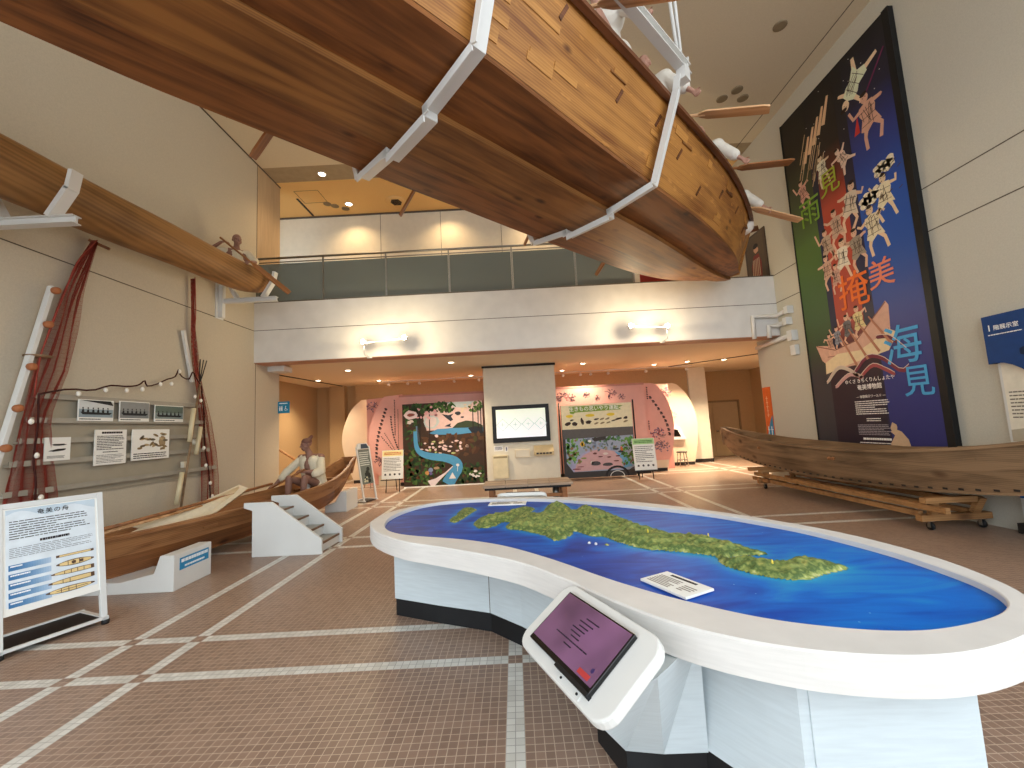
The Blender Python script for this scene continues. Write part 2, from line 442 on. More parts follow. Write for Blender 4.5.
# --- gallery edge beam, gallery floor ---------------------------------------
bm_ = wall('balcony_beam', M['beam'], (XL, XR, YB-.02, YB+.4, 3.34, 4.73))
b = MB(); b.box(XL, XR, YB-.024, YB-.02, 4.075, 4.087); b.box(XL, XR, YB-.03, YB+.42, 4.73, 4.75); b.build('joint', M['seam'], bm_)
wall('balcony_floor', M['tan'], (-8.8, XR, YB+.4, 12.6, 4.4, 4.6))
wall('trim_5', pm('copper_soffit_strip', 'B98A72', .5), (XL, XR, YB+.0, YB+.42, 3.325, 3.34))
# --- column with screen -------------------------------------------------------
wall('column', M['cream'], (-.84, 1.22, 11.95, 12.68, 0, 3.37))
b = MB(); b.box(-.87, 1.25, 11.93, 11.95, 3.3, 3.36); struct(b.build('trim_6', M['skirt']))
# --- double door far right ----------------------------------------------------
d = thing('door_1', 'tan double door at the far right end of the lower hall', 'door', (7.33, 16.7, 0)); d['kind'] = 'structure'
fr = MB(); fr.box(0, .06, -.06, .1, 0, 2.2); fr.box(1.56, 1.62, -.06, .1, 0, 2.2); fr.box(0, 1.62, -.06, .1, 2.12, 2.2)
fr.build('door_frame', pm('door_frame_paint', '8F7A5C', .6), d)
dm = pm('door_leaf_paint', 'B5A07C', .6, .03)
for x0, x1 in ((.06, .55), (.56, 1.56)):
    lf = MB().box(x0, x1, 0, .05, .01, 2.12).build('door_leaf', dm, d, bevel=.004)
h = MB(); h.lathe([(.03, 0), (.03, .02), (.012, .025), (.012, .06), (.03, .065), (.03, .1), (.01, .11)], (0, 0, 0), 12, 'Y')
h.X = None
hd = h.build('door_handle', M['steel'], d, loc=(.66, -.0, 1.0))
# ================================================================== GALLERY RAILING
gl = pm('grey_glazing', '8E9490', .12, .03, 3, spec=.6)
def glass(name, col, a):
    m, nt, b = _new(name)
    b.inputs['Base Color'].default_value = (*hexc(col), 1); b.inputs['Roughness'].default_value = .12
    tr = nt.nodes.new('ShaderNodeBsdfTransparent'); tr.inputs['Color'].default_value = (.75, .8, .78, 1)
    mx = nt.nodes.new('ShaderNodeMixShader'); mx.inputs[0].default_value = a
    out = nt.nodes['Material Output']
    nt.links.new(tr.outputs[0], mx.inputs[1]); nt.links.new(b.outputs[0], mx.inputs[2]); nt.links.new(mx.outputs[0], out.inputs[0])
    return m
gl = glass('smoked_glass', '6F7672', .72)
r = thing('railing', 'long balcony railing of grey glass panels with metal handrail above the concrete beam', 'railing', (0, YB+.06, 4.75))
xs = [XL+.03] + [-4.3+1.477*i for i in range(5)] + [2.95]
for i, x in enumerate(xs):
    MB().box(x-.016, x+.016, -.02, .02, 0, 1.04).build('post', M['steel'], r)
for a, c in zip(xs[:-1], xs[1:]):
    MB().box(a+.022, c-.022, -.006, .006, .03, .93).build('glass_panel', gl, r)
b = MB(); b.tube([(XL+.03, 0, 1.07), (xs[-1], 0, 1.07)], .026, 10); b.build('handrail', M['steel'], r)
b = MB(); b.tube([(XL+.03, 0, .97), (xs[-1], 0, .97)], .014, 8); b.box(XL+.03, xs[-1], -.012, .012, 0, .03); b.build('rail', M['steel'], r)
# poster in the gallery at right
p = thing('poster', 'framed poster with a red robed figure at the right end of the upper gallery', 'poster', (XR-.002, 10.2, 4.76), -PI/2); p.scale = (1.45, 1, .98)
MB().box(-.08, .5, -.03, .0, 0, 1.25).build('frame', pm('dark_bronze', '4A3A2A', .5), p)
q = MB(); q.mat(flat('5A4B38')).rect(-.03, .45, .05, 1.2, -.03)
q.mat(flat('8C3B30')); q.plate([(.1, .1), (.34, .1), (.36, .45), (.3, .7), (.16, .7), (.08, .45)], -.033, .002)
q.mat(flat('D0A080')); q.blob(.24, .82, .07, .09, -.033); q.mat(flat('1F1815')); q.blob(.24, .92, .08, .06, -.035)
q.mat(flat('C9B090'))
for i in range(5): q.stroke([(.1+.05*i, .15), (.14+.04*i, .6)], .02, -.0355)
q.build('print', None, p)
tag(MB().box(3.25, 4.6, 9.9, 9.95, 4.6, 5.25).build('gallery_panel', pm('red_board', 'A8382C', .6)), 'red display board behind the railing under the boat bow', 'board')

# ================================================================== LAMPS IN CEILINGS
warm = (1., .79, .54)
lampm = emit('lamp_glow', (1, .86, .62), 14)
def downlight(x, y, z, label, watt, group, spot=True, size=.075, ang=120, col=warm):
    t = thing('downlight', label, 'ceiling light', (x, y, z), 0, group)
    b = MB(); b.lathe([(size*1.35, 0), (size*1.35, -.012), (size, -.014), (size, -.002)], n=20); b.build('trim_ring', M['white'], t)
    MB().lathe([(size*.95, -.004), (size*.95, -.008)], n=16).build('lens', lampm, t)
    if watt:
        l = bpy.data.lights.new('downlight_beam', 'SPOT'); l.energy = watt; l.color = col; l.spot_size = R(ang); l.spot_blend = .8; l.shadow_soft_size = .06
        lo = bpy.data.objects.new('downlight_beam', l); COL.objects.link(lo); lo.parent = t; lo.location = (0, 0, -.03)
LOW = [(-6.16,13.15,'nearest the restroom sign'),(-4.51,11.39,'above the stern of the left boat'),(-4.49,13.97,'above the left beige curved panel'),
       (-1.6,10.94,'just left of the column, nearer one'),(-1.38,13.92,'left of the column, farther one'),(1.67,13.86,'right of the column, farther one'),
       (2.14,12.45,'right of the column, nearer one'),(4.65,13.56,'above the right pink panel'),(5.6,13.24,'above the touch screen kiosk'),(6.77,13.23,'nearest the far double door')]
for i, (x, y, w) in enumerate(LOW):
    downlight(x, y, 3.37, 'round recessed downlight in the low ceiling '+w, 520 if i >= 8 else 250, 'downlights in the lower ceiling')
UP = [(-4.52,9.92,'in the grey band at the top left, brightest starburst'),(-4.41,11.36,'in the orange ceiling beside three small discs'),(-1.68,11.37,'in the orange ceiling nearest the big boat'),(.9,11.3,'above the gallery behind the big boat'),(3.4,11.3,'above the gallery near its right end')]
for x, y, w in UP: downlight(x, y, ZC, 'recessed downlight '+w, 95, 'downlights over the upper gallery', size=.085, ang=130, col=(1., .68, .36))
disc = pm('speaker_grille', '8B7C63', .8)
DISC = [(4.89,6.53,'single round disc high on the right of the ceiling'),(4.88,7.9,'top disc of the cluster of three on the ceiling'),(4.68,8.12,'left disc of the cluster of three on the ceiling'),(5.12,8.13,'right disc of the cluster of three on the ceiling'),
        (-4.89,8.23,'left one of two faint discs beside the boat hull'),(-4.68,8.46,'right one of two faint discs beside the boat hull'),(-4.84,11.43,'upper disc beside the lamp in the orange ceiling'),(-5.0,11.3,'left disc beside the lamp in the orange ceiling'),(-4.6,11.6,'lower disc beside the lamp in the orange ceiling')]
for x, y, w in DISC:
    tag(MB().lathe([(.11, 0), (.11, -.008), (.085, -.012)], (x, y, ZC), 18).build('ceiling_disc', disc), w, 'ceiling fitting', 'small round ceiling fittings')
v = thing('ceiling_vent', 'round slotted air vent in the orange gallery ceiling', 'vent', (-3.05, 11.35, ZC))
MB().lathe([(.3, 0), (.3, -.015), (.2, -.03)], n=20).build('flange', M['ceil_up'], v)
b = MB()
for k in range(-3, 4): b.box(-.16+.02*abs(k), .16-.02*abs(k), k*.045-.012, k*.045+.012, -.04, -.028)
b.build('slat', M['skirt'], v)
# spot lamps on arms in front of the beam
def arm_lamp(x, d, label):
    t = thing('arm_spotlight', label, 'spotlight', (x, YB, 3.34))
    MB().box(-.05, .05, -.03, .03, -.03, .0).build('bracket', M['whitemetal'], t)
    b = MB(); b.tube([(0, -.02, -.01), (0, -.35, .0), (0, -.35, .25), (d, -.55, .27)], .014, 8); b.build('arm', M['whitemetal'], t)
    for px, py, e in ((d, -.55, 45), (0 if d > 0 else 0, -.35, 20)):
        hd = MB(); hd.lathe([(.03, -.08), (.055, -.06), (.06, .06), (.045, .07)], (px, py, .27), 14, 'Y'); ho = hd.build('lamp_head', M['whitemetal'], t)
        MB().ball((px, py-.08, .27), .042, 12, 8).build('bulb', emit('spot_bulb', (1, .87, .6), 60), ho)
        l = bpy.data.lights.new('arm_spotlight_beam', 'POINT'); l.energy = e; l.color = (1, .8, .5); l.shadow_soft_size = .05
        lo = bpy.data.objects.new('arm_spotlight_beam', l); COL.objects.link(lo); lo.parent = t; lo.location = (px, py-.16, .27)
arm_lamp(-3.22, .95, 'white arm spotlight pair on the left half of the beam')
arm_lamp(3.45, -.85, 'white arm spotlight pair on the right half of the beam')
# track with small spot heads near the back wall
def track(name, x0, x1, y, heads, label):
    t = thing(name, label, 'track light', (0, y, 3.37))
    MB().box(x0, x1, -.018, .018, -.03, 0).build('rail', M['whitemetal'], t)
    for x in heads:
        b = MB(); b.tube([(x, 0, -.03), (x, 0, -.09)], .012, 6); b.lathe([(.025, -.06), (.042, -.04), (.045, .07), (.035, .075)], (x, .0, -.13), 12, 'Y')
        b.build('spot_head', M['whitemetal'], t)
track('light_track', -4.6, -.95, 14.3, (-4.25, -3.6, -3.2, -2.0, -1.15), 'white ceiling track with small spot heads left of the column')
track('light_track', 1.4, 6.2, 14.3, (1.75, 2.35, 2.7, 3.3, 4.6, 6.0), 'white ceiling track with small spot heads right of the column')
for (a, c, w) in (((-6.6, 10.6), (-6.15, 15.0), 'left'), ((9.1, 10.5), (5.4, 14.3), 'right')):
    tag(MB().bar((a[0], a[1], 3.36), (c[0], c[1], 3.36), .05, .02).build('ceiling_rail', M['skirt']), 'dark partition rail running across the low ceiling at the far '+w, 'rail')
# restroom sign, handrail, pipes
s = thing('restroom_sign', 'small blue restroom sign sticking out from the left wall end', 'sign', (-5.72, 10.38, 2.22))
MB().box(-.14, .14, -.015, .015, 0, .29).build('board', flat('1E7FA6'), s)
q = MB(); q.mat(flat('F0F4F5'))
for x in (-.09, -.045): q.blob(x, .165, .013, .013, -.0165, n=8, jit=0); q.plate([(x-.017, .145), (x+.017, .145), (x+.012, .06), (x-.012, .06)], -.0165, .0015)
q.box(-.024, -.02, -.018, -.0165, .05, .19)
q.blob(.055, .165, .012, .012, -.0165, n=8, jit=0); q.stroke([(.05, .15), (.05, .105), (.085, .1), (.1, .07)], .012, -.0165); q.stroke([(.04, .12), (.028, .09), (.04, .065), (.065, .06), (.078, .075)], .008, -.0165)
lines(q, -.1, .1, .225, .26, 1, -.0165, .7, 0)
q.build('pictogram', None, s)
h = thing('handrail', 'pale stair handrail descending beside the left tan wall', 'handrail', (0, 0, 0))
MB().tube([(-6.95, 12.0, 1.42), (-6.95, 14.4, .45)], .035, 10).build('rail', M['plank_pale'], h)
for y, z in ((12.4, 1.26), (14.1, .57)): MB().tube([(-6.95, y, z), (-7.2, y, z-.04)], .015, 6).build('bracket', M['steel'], h)
for i, (z0, x0, y1, w) in enumerate(((3.78, 5.52, 8.9, 'largest outer'), (3.55, 5.86, 8.98, 'inner'), )):
    b = MB(True); b.tube([(x0, YB-.06, 3.28), (x0, YB-.08, z0), (XR-.08, YB-.1, z0), (XR-.08, y1, z0+.02)], .05, 8)
    t = thing('wall_pipe', w+' white elbow pipe at the right end of the beam', 'pipe', (0, 0, 0)); b.build('pipe', M['beam'], t)
    MB().box(XR-.14, XR-.0, y1-.06, y1+.06, z0-.06, z0+.1).build('end_cap', M['whitemetal'], t)
t = thing('wall_pipe', 'lowest pale pipe along the right wall under the elbow pipes', 'pipe', (0, 0, 0))
MB(True).tube([(XR-.07, 10.2, 3.2), (XR-.07, 8.9, 3.25)], .05, 8).build('pipe', M['beam'], t)
MB().box(XR-.14, XR, 8.8, 8.95, 3.12, 3.34).build('end_cap', M['whitemetal'], t)
tag(MB().box(XR-.1, XR, 8.8, 8.96, 2.8, 3.02).build('junction_box', M['whitemetal'], bevel=.01), 'small white junction box under the pipes on the right wall', 'box')
tag(MB().box(XL, XL+.4, YB+.5, YB+.9, 3.2, 3.34).build('pipe_cover', M['beam'], bevel=.02), 'beige pipe cover on the left wall pier below the beam', 'cover')
# ================================================================== FIGURES
def capsule(mb, a, b, ra, rb, n=12):
    a = V(a); b = V(b); pts = []; rs = []
    d = (b-a)
    L = max(d.length, 1e-5); d = d/L
    for k in (-1., -.8, -.45): pts.append(a+d*ra*k*.98); rs.append(ra*math.sqrt(max(.02, 1-(k*.98)**2)))
    pts.append(a); rs.append(ra); pts.append(b); rs.append(rb)
    for k in (.45, .8, 1.): pts.append(b+d*rb*k*.98); rs.append(rb*math.sqrt(max(.02, 1-(k*.98)**2)))
    mb.tube(pts, rs, n)
def fuse(mb, name, m, parent, voxel=.008, smooth=4, cut=None):
    """grow many overlapping rounded limbs into ONE continuous skin"""
    o = mb.build('tmp')
    r = o.modifiers.new('r', 'REMESH'); r.mode = 'VOXEL'; r.voxel_size = voxel
    s_ = o.modifiers.new('s', 'SMOOTH'); s_.iterations = smooth; s_.factor = .5
    dg = bpy.context.evaluated_depsgraph_get(); dg.update()
    me = bpy.data.meshes.new_from_object(o.evaluated_get(dg)); me.name = name
    old = o.data; bpy.data.objects.remove(o); bpy.data.meshes.remove(old)
    me.materials.clear(); me.materials.append(m)
    for p in me.polygons: p.use_smooth = True
    if cut:
        bm = bmesh.new(); bm.from_mesh(me)
        dele = [f for f in bm.faces if cut(f.calc_center_median())]
        bmesh.ops.delete(bm, geom=dele, context='FACES'); bm.to_mesh(me); bm.free()
    ob = bpy.data.objects.new(name, me); COL.objects.link(ob); ob.parent = parent
    return ob
def hand(mb, w, dirv, palm, curl=1.0, side=1, s=1.0):
    """palm, four unequal bent fingers and a thumb from the side of the palm"""
    w = V(w); d = V(dirv).normalized(); p = V(palm).normalized(); p = (p-d*p.dot(d)).normalized(); x = d.cross(p)*side
    for k in (-.5, .5): capsule(mb, w+x*.02*k, w+d*.075*s+x*.045*k, .018, .017, 8)
    for i, ln in enumerate((.068, .078, .072, .056)):
        b = w+d*.082*s+x*(i-1.5)*.0205
        q = b+d*ln*.5*s+p*.022*curl; e = q+p*ln*.42*s*curl+d*.01
        t = e+(p*.1-d*.25).normalized()*.022*curl
        for a_, b_ in ((b-d*.012, q), (q, e), (e, t)): capsule(mb, a_, b_, .0088, .0082, 6)
    b = w+d*.025*s-x*.03; q = b-x*.026+d*.028+p*.014; e = q+d*.03+p*.02
    capsule(mb, b, q, .0115, .0105, 6); capsule(mb, q, e, .0102, .009, 6)
def head(mb, c, look, up=(0, 0, 1)):
    c = V(c); f = V(look).normalized(); u = V(up); u = (u-f*u.dot(f)).normalized(); x = f.cross(u)
    P = lambda a, b, q: c+x*a+f*b+u*q
    def ell(ctr, ra, n=12):
        B = MB(True); B.ball((0, 0, 0), ra, n, 8)
        mb.add([ctr+x*v.x+f*v.y+u*v.z for v in B.v], B.f, True)
    ell(P(0, -.012, .03), (.074, .094, .085)); ell(P(0, .022, -.045), (.056, .064, .07)); ell(P(0, .052, -.092), (.026, .024, .02))
    capsule(mb, P(0, .088, .004), P(0, .108, -.03), .011, .015, 8)                       # nose
    for s_ in (-1, 1):
        capsule(mb, P(.012*s_, .087, .018), P(.05*s_, .07, .016), .01, .009, 8)         # brow
        ell(P(.032*s_, .075, -.004), (.016, .012, .012), 8)                              # eye
        ell(P(.077*s_, -.005, -.012), (.011, .022, .034), 8)                             # ear
        capsule(mb, P(.045*s_, .055, -.035), P(.05*s_, .03, -.05), .02, .02, 8)          # cheek
    capsule(mb, P(-.02, .081, -.062), P(.02, .081, -.062), .0085, .0085, 8)              # lips
    capsule(mb, P(-.016, .079, -.074), P(.016, .079, -.074), .0085, .0085, 8)
def figure(J, look, hands, voxel=.007, feet=True):
    """J: joint dictionary -> one continuous body surface"""
    b = MB(True); g = lambda k: V(J[k])
    capsule(b, g('pel')+V((-.07, 0, 0)), g('pel')+V((.07, 0, 0)), .115, .115)
    capsule(b, g('pel'), g('che'), .12, .135)
    sh = (g('shL')-g('shR'))*.2
    capsule(b, g('che')-sh, g('che')+sh, .12, .12)
    capsule(b, g('shR'), g('shL'), .068, .068); capsule(b, g('che'), g('nek'), .1, .06); capsule(b, g('nek'), g('hed')-V((0, 0, .05)), .052, .048)
    for s_ in 'LR':
        capsule(b, g('sh'+s_), g('el'+s_), .052, .041); capsule(b, g('el'+s_), g('wr'+s_), .04, .027)
        if feet:
            capsule(b, g('hp'+s_), g('kn'+s_), .085, .056); capsule(b, g('kn'+s_), g('kn'+s_).lerp(g('an'+s_), .35), .055, .054); capsule(b, g('kn'+s_).lerp(g('an'+s_), .35), g('an'+s_), .054, .036)
            tv = V(J['toe'+s_])-g('an'+s_)
            capsule(b, g('an'+s_)-tv*.25-V((0, 0, .03)), g('toe'+s_), .034, .027); 
            side = tv.cross(V((0, 0, 1))).normalized()
            for k in range(5): capsule(b, g('toe'+s_)+side*(.022*(k-2)*.9), g('toe'+s_)+side*(.022*(k-2))+tv.normalized()*(.05-.004*abs(k-1.5)), .012, .01, 6)
    for s_, (d, p) in hands.items(): hand(b, g('wr'+s_), d, p, 1., 1 if s_ == 'L' else -1)
    head(b, g('hed'), look)
    return b
# ================================================================== BIG BOAT HUNG FROM THE CEILING
TH = 47
ax = V((math.sin(R(TH)), math.cos(R(TH)), 0)); nv = V((-ax.y, ax.x, 0))
BO = nv*3.1
BR = R(90-TH)
def B2W(x, y, z): return BO+ax*x+nv*y+V((0, 0, z))
#        s      b    zc    g    zg
BT = [(-3.3, .22, 4.95, .5, 5.75), (-2.8, .42, 4.75, .8, 5.5), (-2, .66, 4.58, 1.02, 5.33), (-1, .84, 4.47, 1.15, 5.24), (0, .91, 4.44, 1.2, 5.21), (2, .93, 4.43, 1.21, 5.2), (3, .9, 4.415, 1.2, 5.2), (4, .88, 4.395, 1.19, 5.2), (5, .87, 4.395, 1.18, 5.17),
      (6, .85, 4.395, 1.15, 5.16), (6.5, .82, 4.385, 1.12, 5.13), (7, .77, 4.385, 1.06, 5.11), (7.5, .7, 4.395, .98, 5.08), (8, .6, 4.415, .87, 5.09), (8.5, .44, 4.46, .73, 5.17), (8.8, .34, 4.49, .65, 5.24), (9.05, .26, 4.54, .57, 5.31), (9.22, .2, 4.6, .52, 5.38)]
ss = [t[0]/1. for t in cr([(q[0], 0, 0) for q in BT], 60)]
def sm_tab(tab, xs_):
    out = []
    for x in xs_:
        v0 = [lerp_tab(tab, x+d) for d in (-.2, -.1, 0, .1, .2)]
        out.append((x,)+tuple(sum(q[i] for q in v0)/5 for i in range(len(v0[0]))))
    return out
ss = [-3.3+12.52*i/70 for i in range(71)]
ST = sm_tab(BT, ss)
boat = thing('suspended_boat', 'huge wooden plank boat hung from the ceiling, seen from below', 'boat', BO, BR)
def kw(x): return .3 if x < 5 else max(.06, .3-.24*((x-5)/4.2)**1.6)
for sgn, nm in ((-1, 'side_plank'), (1, 'side_plank')):
    A = [(x, sgn*b_, zc) for x, b_, zc, g_, zg in ST]; B_ = [(x, sgn*g_, zg) for x, b_, zc, g_, zg in ST]
    q = MB().plank(A, B_, .05*sgn, 3); o = q.build(nm, M['cedar_side'], boat)
    A = [(x, sgn*(b_+.01), zc-.02) for x, b_, zc, g_, zg in ST]; K = [(x, sgn*min(kw(x), b_*.6), zc-.04+.03) for x, b_, zc, g_, zg in ST]
    K = [(x, y, z-.06*(1-abs(y)/max(.01, b_))) for (x, y, z), (_, b_, *r_) in zip(K, ST)]
    MB().plank(A, K, .05*sgn, 2).build('bottom_plank', M['cedar_bot'], boat)
    A = [(x, sgn*(g_+.01), zg-.05) for x, b_, zc, g_, zg in ST]
    q = MB().plank([(x, y, z) for x, y, z in A], [(x, y+sgn*.06, z+.01) for x, y, z in A], .075*-1, 1)
    q.build('rub_rail', M['cedar_rail'], boat)
q = MB()
A = [(x, -min(kw(x), b_*.6), zc-.165) for x, b_, zc, g_, zg in ST]; B_ = [(x, min(kw(x), b_*.6), zc-.165) for x, b_, zc, g_, zg in ST]
q.plank(A, B_, .15, 1); q.build('keel_plank', M['cedar_keel'], boat)
x, b_, zc, g_, zg = ST[-1]
MB().prism([(x, -b_, zc-.1), (x, b_, zc-.1), (x, g_, zg), (x, -g_, zg)], (.05, 0, 0)).build('transom', M['cedar_side'], boat)
MB().box(x+.05, x+.28, -.16, -.06, 5.0, 5.08).build('stern_peg', M['cedar_rail'], boat)
MB().bar((x+.05, -.5, 5.33), (x+.3, -.56, 5.42), .08, .1).build('stern_horn', M['cedar_rail'], boat)
for xx in (.3, 1.9, 3.5, 5.05, 6.6, 7.9):
    b_, zc, g_, zg = lerp_tab(BT, xx); MB().box(xx-.13, xx+.13, -g_+.07, g_-.07, zg-.22, zg-.16).build('thwart', M['cedar_keel'], boat)
# wooden plugs let into the planks
for i in range(26):
    xx = random.uniform(-1, 8); sg = random.choice((-1, 1)); b_, zc, g_, zg = lerp_tab(BT, xx); y = sg*random.uniform(kw(xx)+.05, b_-.1)
    zz = zc-.02-.05*(1-abs(y)/b_)
    MB().box(xx-.035, xx+.035, y-.025, y+.025, zz-.014, zz+.01).build('wooden_plug', M['cedar_rail'], boat)
pm_ = wood('fresh_inlay_wood', '9A672E', 'C48C48', 2.0, 0, .5)
def side_pt(xx, f_, o_=0.):
    b_, zc, g_, zg = lerp_tab(BT, xx); return V((xx, -(b_+(g_-b_)*f_)-o_, zc+(zg-zc)*f_))
for k in range(22):
    xx = random.uniform(.6, 8.4); f_ = random.choice((.12, .2, .3, .5, .62, .75)); L_ = random.uniform(.1, .34); h_ = random.uniform(.05, .14)
    q = MB(); a = side_pt(xx, f_, .002); c = side_pt(xx+L_, f_, .002); u = side_pt(xx, min(.9, f_+h_), .002); w2 = side_pt(xx+L_, min(.9, f_+h_*.9), .002)
    nn = (c-a).cross(u-a).normalized(); nn = nn if nn.y < 0 else -nn
    q.prism([a, c, w2, u], nn*.006); q.build('inlay_patch', pm_, boat)
for xx, f_ in ((2.6, .75), (3.55, .5), (4.3, .62), (4.9, .48), (6.3, .5), (7.1, .6), (5.6, .25), (7.8, .5)):
    q = MB(); a = side_pt(xx, f_, .003); u = side_pt(xx+.06, f_+.16, .003); q.bar(a, u, .035, .012, (0, 1, .3)); q.build('cut_mark', M['cedar_rail'], boat)
# steel hanger: two straps, beams above the gunwale, rods to the ceiling
hg = thing('boat_hanger', 'white steel straps and beams carrying the suspended boat', 'hanger', BO, BR)
for xs_ in (1.8, 4.42):
    b_, zc, g_, zg = lerp_tab(BT, xs_); kk = kw(xs_)
    sec = [(-g_-.13, zg+.16), (-g_-.1, zg+.02), (-b_-.06, zc-.095), (-kk-.03, zc-.165), (-kk-.03, zc-.235), (kk+.03, zc-.235), (kk+.03, zc-.165), (b_+.07, zc-.095), (g_+.1, zg+.02), (g_+.13, zg+.16)]
    q = MB(); w_ = .13
    for (y0, z0), (y1, z1) in zip(sec[:-1], sec[1:]):
        d = V((0, y1-y0, z1-z0)).normalized(); nn = V((0, d.z, -d.y))
        q.bar(V((xs_, y0, z0))-d*.01+nn*.008, V((xs_, y1, z1))+d*.01+nn*.008, w_, .012, nn)
        q.bar(V((xs_-w_/2, y0, z0))-d*.01+nn*.03, V((xs_-w_/2, y1, z1))+d*.01+nn*.035, .014, .075, nn)
    q.build('strap', M['whitemetal'], hg)
    for sg in (-1, 1):
        y = sg*(g_+.2); q = MB(); q.box(xs_-.06, xs_+.06, y-.05, y+.05, zg+.1, zg+.26); q.bar((xs_+.05, y, zg+.24), (xs_+.12, y, zg+.44), .06, .03); q.build('lug', M['whitemetal'], hg)
for sg in (-1, 1):
    q = MB(); y = sg*1.38
    q.box(-2.2, 4.55, y-.05, y+.05, 5.42, 5.435); q.box(-2.2, 4.55, y-.05, y+.05, 5.53, 5.545); q.box(-2.2, 4.55, y-.008, y+.008, 5.43, 5.535); q.build('long_beam', M['whitemetal'], hg)
    for xs_, dx in ((4.42, 0), (4.42, -.28), (1.8, 0), (-1.6, 0)):
        MB().tube([(xs_+dx*.3, y, 5.54), (xs_+dx, y*.98, ZC)], .02, 8).build('hanger_rod', M['whitemetal'], hg)
q = MB(); q.tube([(4.3, -1.36, 5.5), (2.0, -.9, 6.6), (1.0, -.7, 7.0)], .022, 8); q.build('diagonal_rod', M['whitemetal'], hg)
# rowers
def rower_mesh():
    J = dict(pel=(0, 0, 0), che=(-.08, 0, .37), nek=(-.17, 0, .57), hed=(-.24, 0, .74), shL=(-.12, -.2, .48), shR=(-.12, .2, .48),
             elL=(-.12, -.38, .26), elR=(-.38, .2, .22), wrL=(-.1, -.52, .1), wrR=(-.4, -.1, .1), hpL=(0, -.1, 0), hpR=(0, .1, 0), knL=(-.42, -.16, .16), knR=(-.42, .16, .16),
             anL=(-.5, -.15, -.26), anR=(-.5, .15, -.26), toeL=(-.64, -.16, -.3), toeR=(-.64, .16, -.3))
    b = figure(J, (-1, -.15, -.35), {'L': ((.0, -.5, -.7), (-1, 0, 0)), 'R': ((-.1, -.9, -.2), (0, 0, -1))})
    r = MB(True); g = lambda k: V(J[k])
    capsule(r, g('pel')+V((.02, 0, 0)), g('che'), .16, .175); capsule(r, g('shL'), g('shR'), .105, .105); capsule(r, g('che')+V((0, -.1, 0)), g('che')+V((0, .1, 0)), .16, .16)
    for s_ in 'LR': capsule(r, g('sh'+s_), g('el'+s_).lerp(g('wr'+s_), .25), .09, .082)
    capsule(r, g('pel')+V((0, -.1, -.03)), g('pel')+V((0, .1, -.03)), .17, .17)
    return b, r
SEATS = [(3.95, 'nearest the camera above the first steel strap, head out of frame'), (5.05, 'bald rower beside the second steel strap'), (6.66, 'second rower counted toward the stern, dark sleeve at the gunwale'), (8.35, 'rower farthest along the hull beside the banner')]
first = None
for i, (xx, w_) in enumerate(SEATS):
    b_, zc, g_, zg = lerp_tab(BT, xx)
    loc = B2W(xx, -(g_-(.42, .42, .34, .2)[i]), zg+(.5, .26, .1, -.04)[i])
    lab = ['rower in white robe above the boat rim at the top edge, head cut off', 'bald rower in cream robe sitting beside the white hanger lug', 'bald rower in white robe between the two long pale paddles', 'rower in white robe at the stern end, back bulging over the rim'][i]
    if first is None:
        first = thing('person', lab, 'person', loc, BR, 'rowers in the hanging boat')
        b, r = rower_mesh(); bo = fuse(b, 'body', pm('pale_mannequin_skin', 'B58A78', .55, .05, 8), first, .009); ro = fuse(r, 'robe', M['robew'], first, .012)
        tag(ro, 'white robe')
    else:
        o = dup(first); o.location = loc; o['label'] = lab
# paddles: shaft + flat blade
def paddle(a, b, label, group, w=.14, mat='plank_pale', shaft=.8, up=(0, 0, 1)):
    a = V(a); b = V(b); d = (b-a); L = d.length; d.normalize()
    t = thing('paddle', label, 'paddle', a); 
    # local axis along X
    rot = V((1, 0, 0)).rotation_difference(d); t.rotation_mode = 'QUATERNION'; t.rotation_quaternion = rot
    loc_up = rot.inverted() @ V(up); ang = math.atan2(loc_up.y, loc_up.z)
    X = Matrix.Rotation(-ang, 4, 'X')
    q = MB(); q.X = X
    h_ = w/2
    q.prism([(0, -h_*.45, -.01), (L*.12, -h_, -.01), (L*.92, -h_, -.01), (L, -h_*.8, -.01), (L*.985, h_*.9, -.01), (L*.9, h_, -.01), (L*.12, h_, -.01), (0, h_*.45, -.01)], (0, 0, .022))
    q.build('blade', M[mat], t, bevel=.004)
    q = MB(True); q.X = X; q.tube([(-shaft, 0, 0), (.08, 0, 0)], .019, 10); q.build('shaft', M[mat], t)
    return t
PR = [(B2W(3.25, -1.13, 5.6), B2W(3.2, -1.95, 4.99), 'pale paddle blade crossing the top edge of the picture'),
      (B2W(5.26, -1.2, 5.42), B2W(5.45, -1.93, 5.14), 'pale paddle blade pointing right, just right of the hanger lug'),
      (B2W(6.9, -1.1, 5.42), B2W(7.45, -1.7, 5.43), 'darker paddle blade ending at the black top corner of the banner'),
      (B2W(8.05, -.92, 5.22), B2W(8.6, -1.5, 4.92), 'pale paddle blade crossing the green stripe of the banner')]
for a, b, w_ in PR: paddle(a, b, w_, 'paddles on the hanging boat', .17, 'plank_pale' if 'darker' not in w_ else 'paddle', .45)
PL = [(B2W(1.25, 1.24, 5.25), B2W(.89, 1.66, 4.52), 'thin dark paddle tip under the left rim nearest the left wall'), (B2W(2.9, 1.23, 5.25), B2W(2.57, 1.66, 4.42), 'brown paddle blade hanging below the hull in front of the orange ceiling'),
      (B2W(4.95, 1.23, 5.25), B2W(4.83, 1.62, 4.6), 'brown paddle blade beside the lower end of the far strap'), (B2W(7.0, 1.1, 5.2), B2W(6.85, 1.64, 4.52), 'brown paddle blade hanging over the glass railing')]
for a, b, w_ in PL: paddle(a, b, w_, 'paddles on the hanging boat', .15, 'paddle', .45, (1, .2, 0))

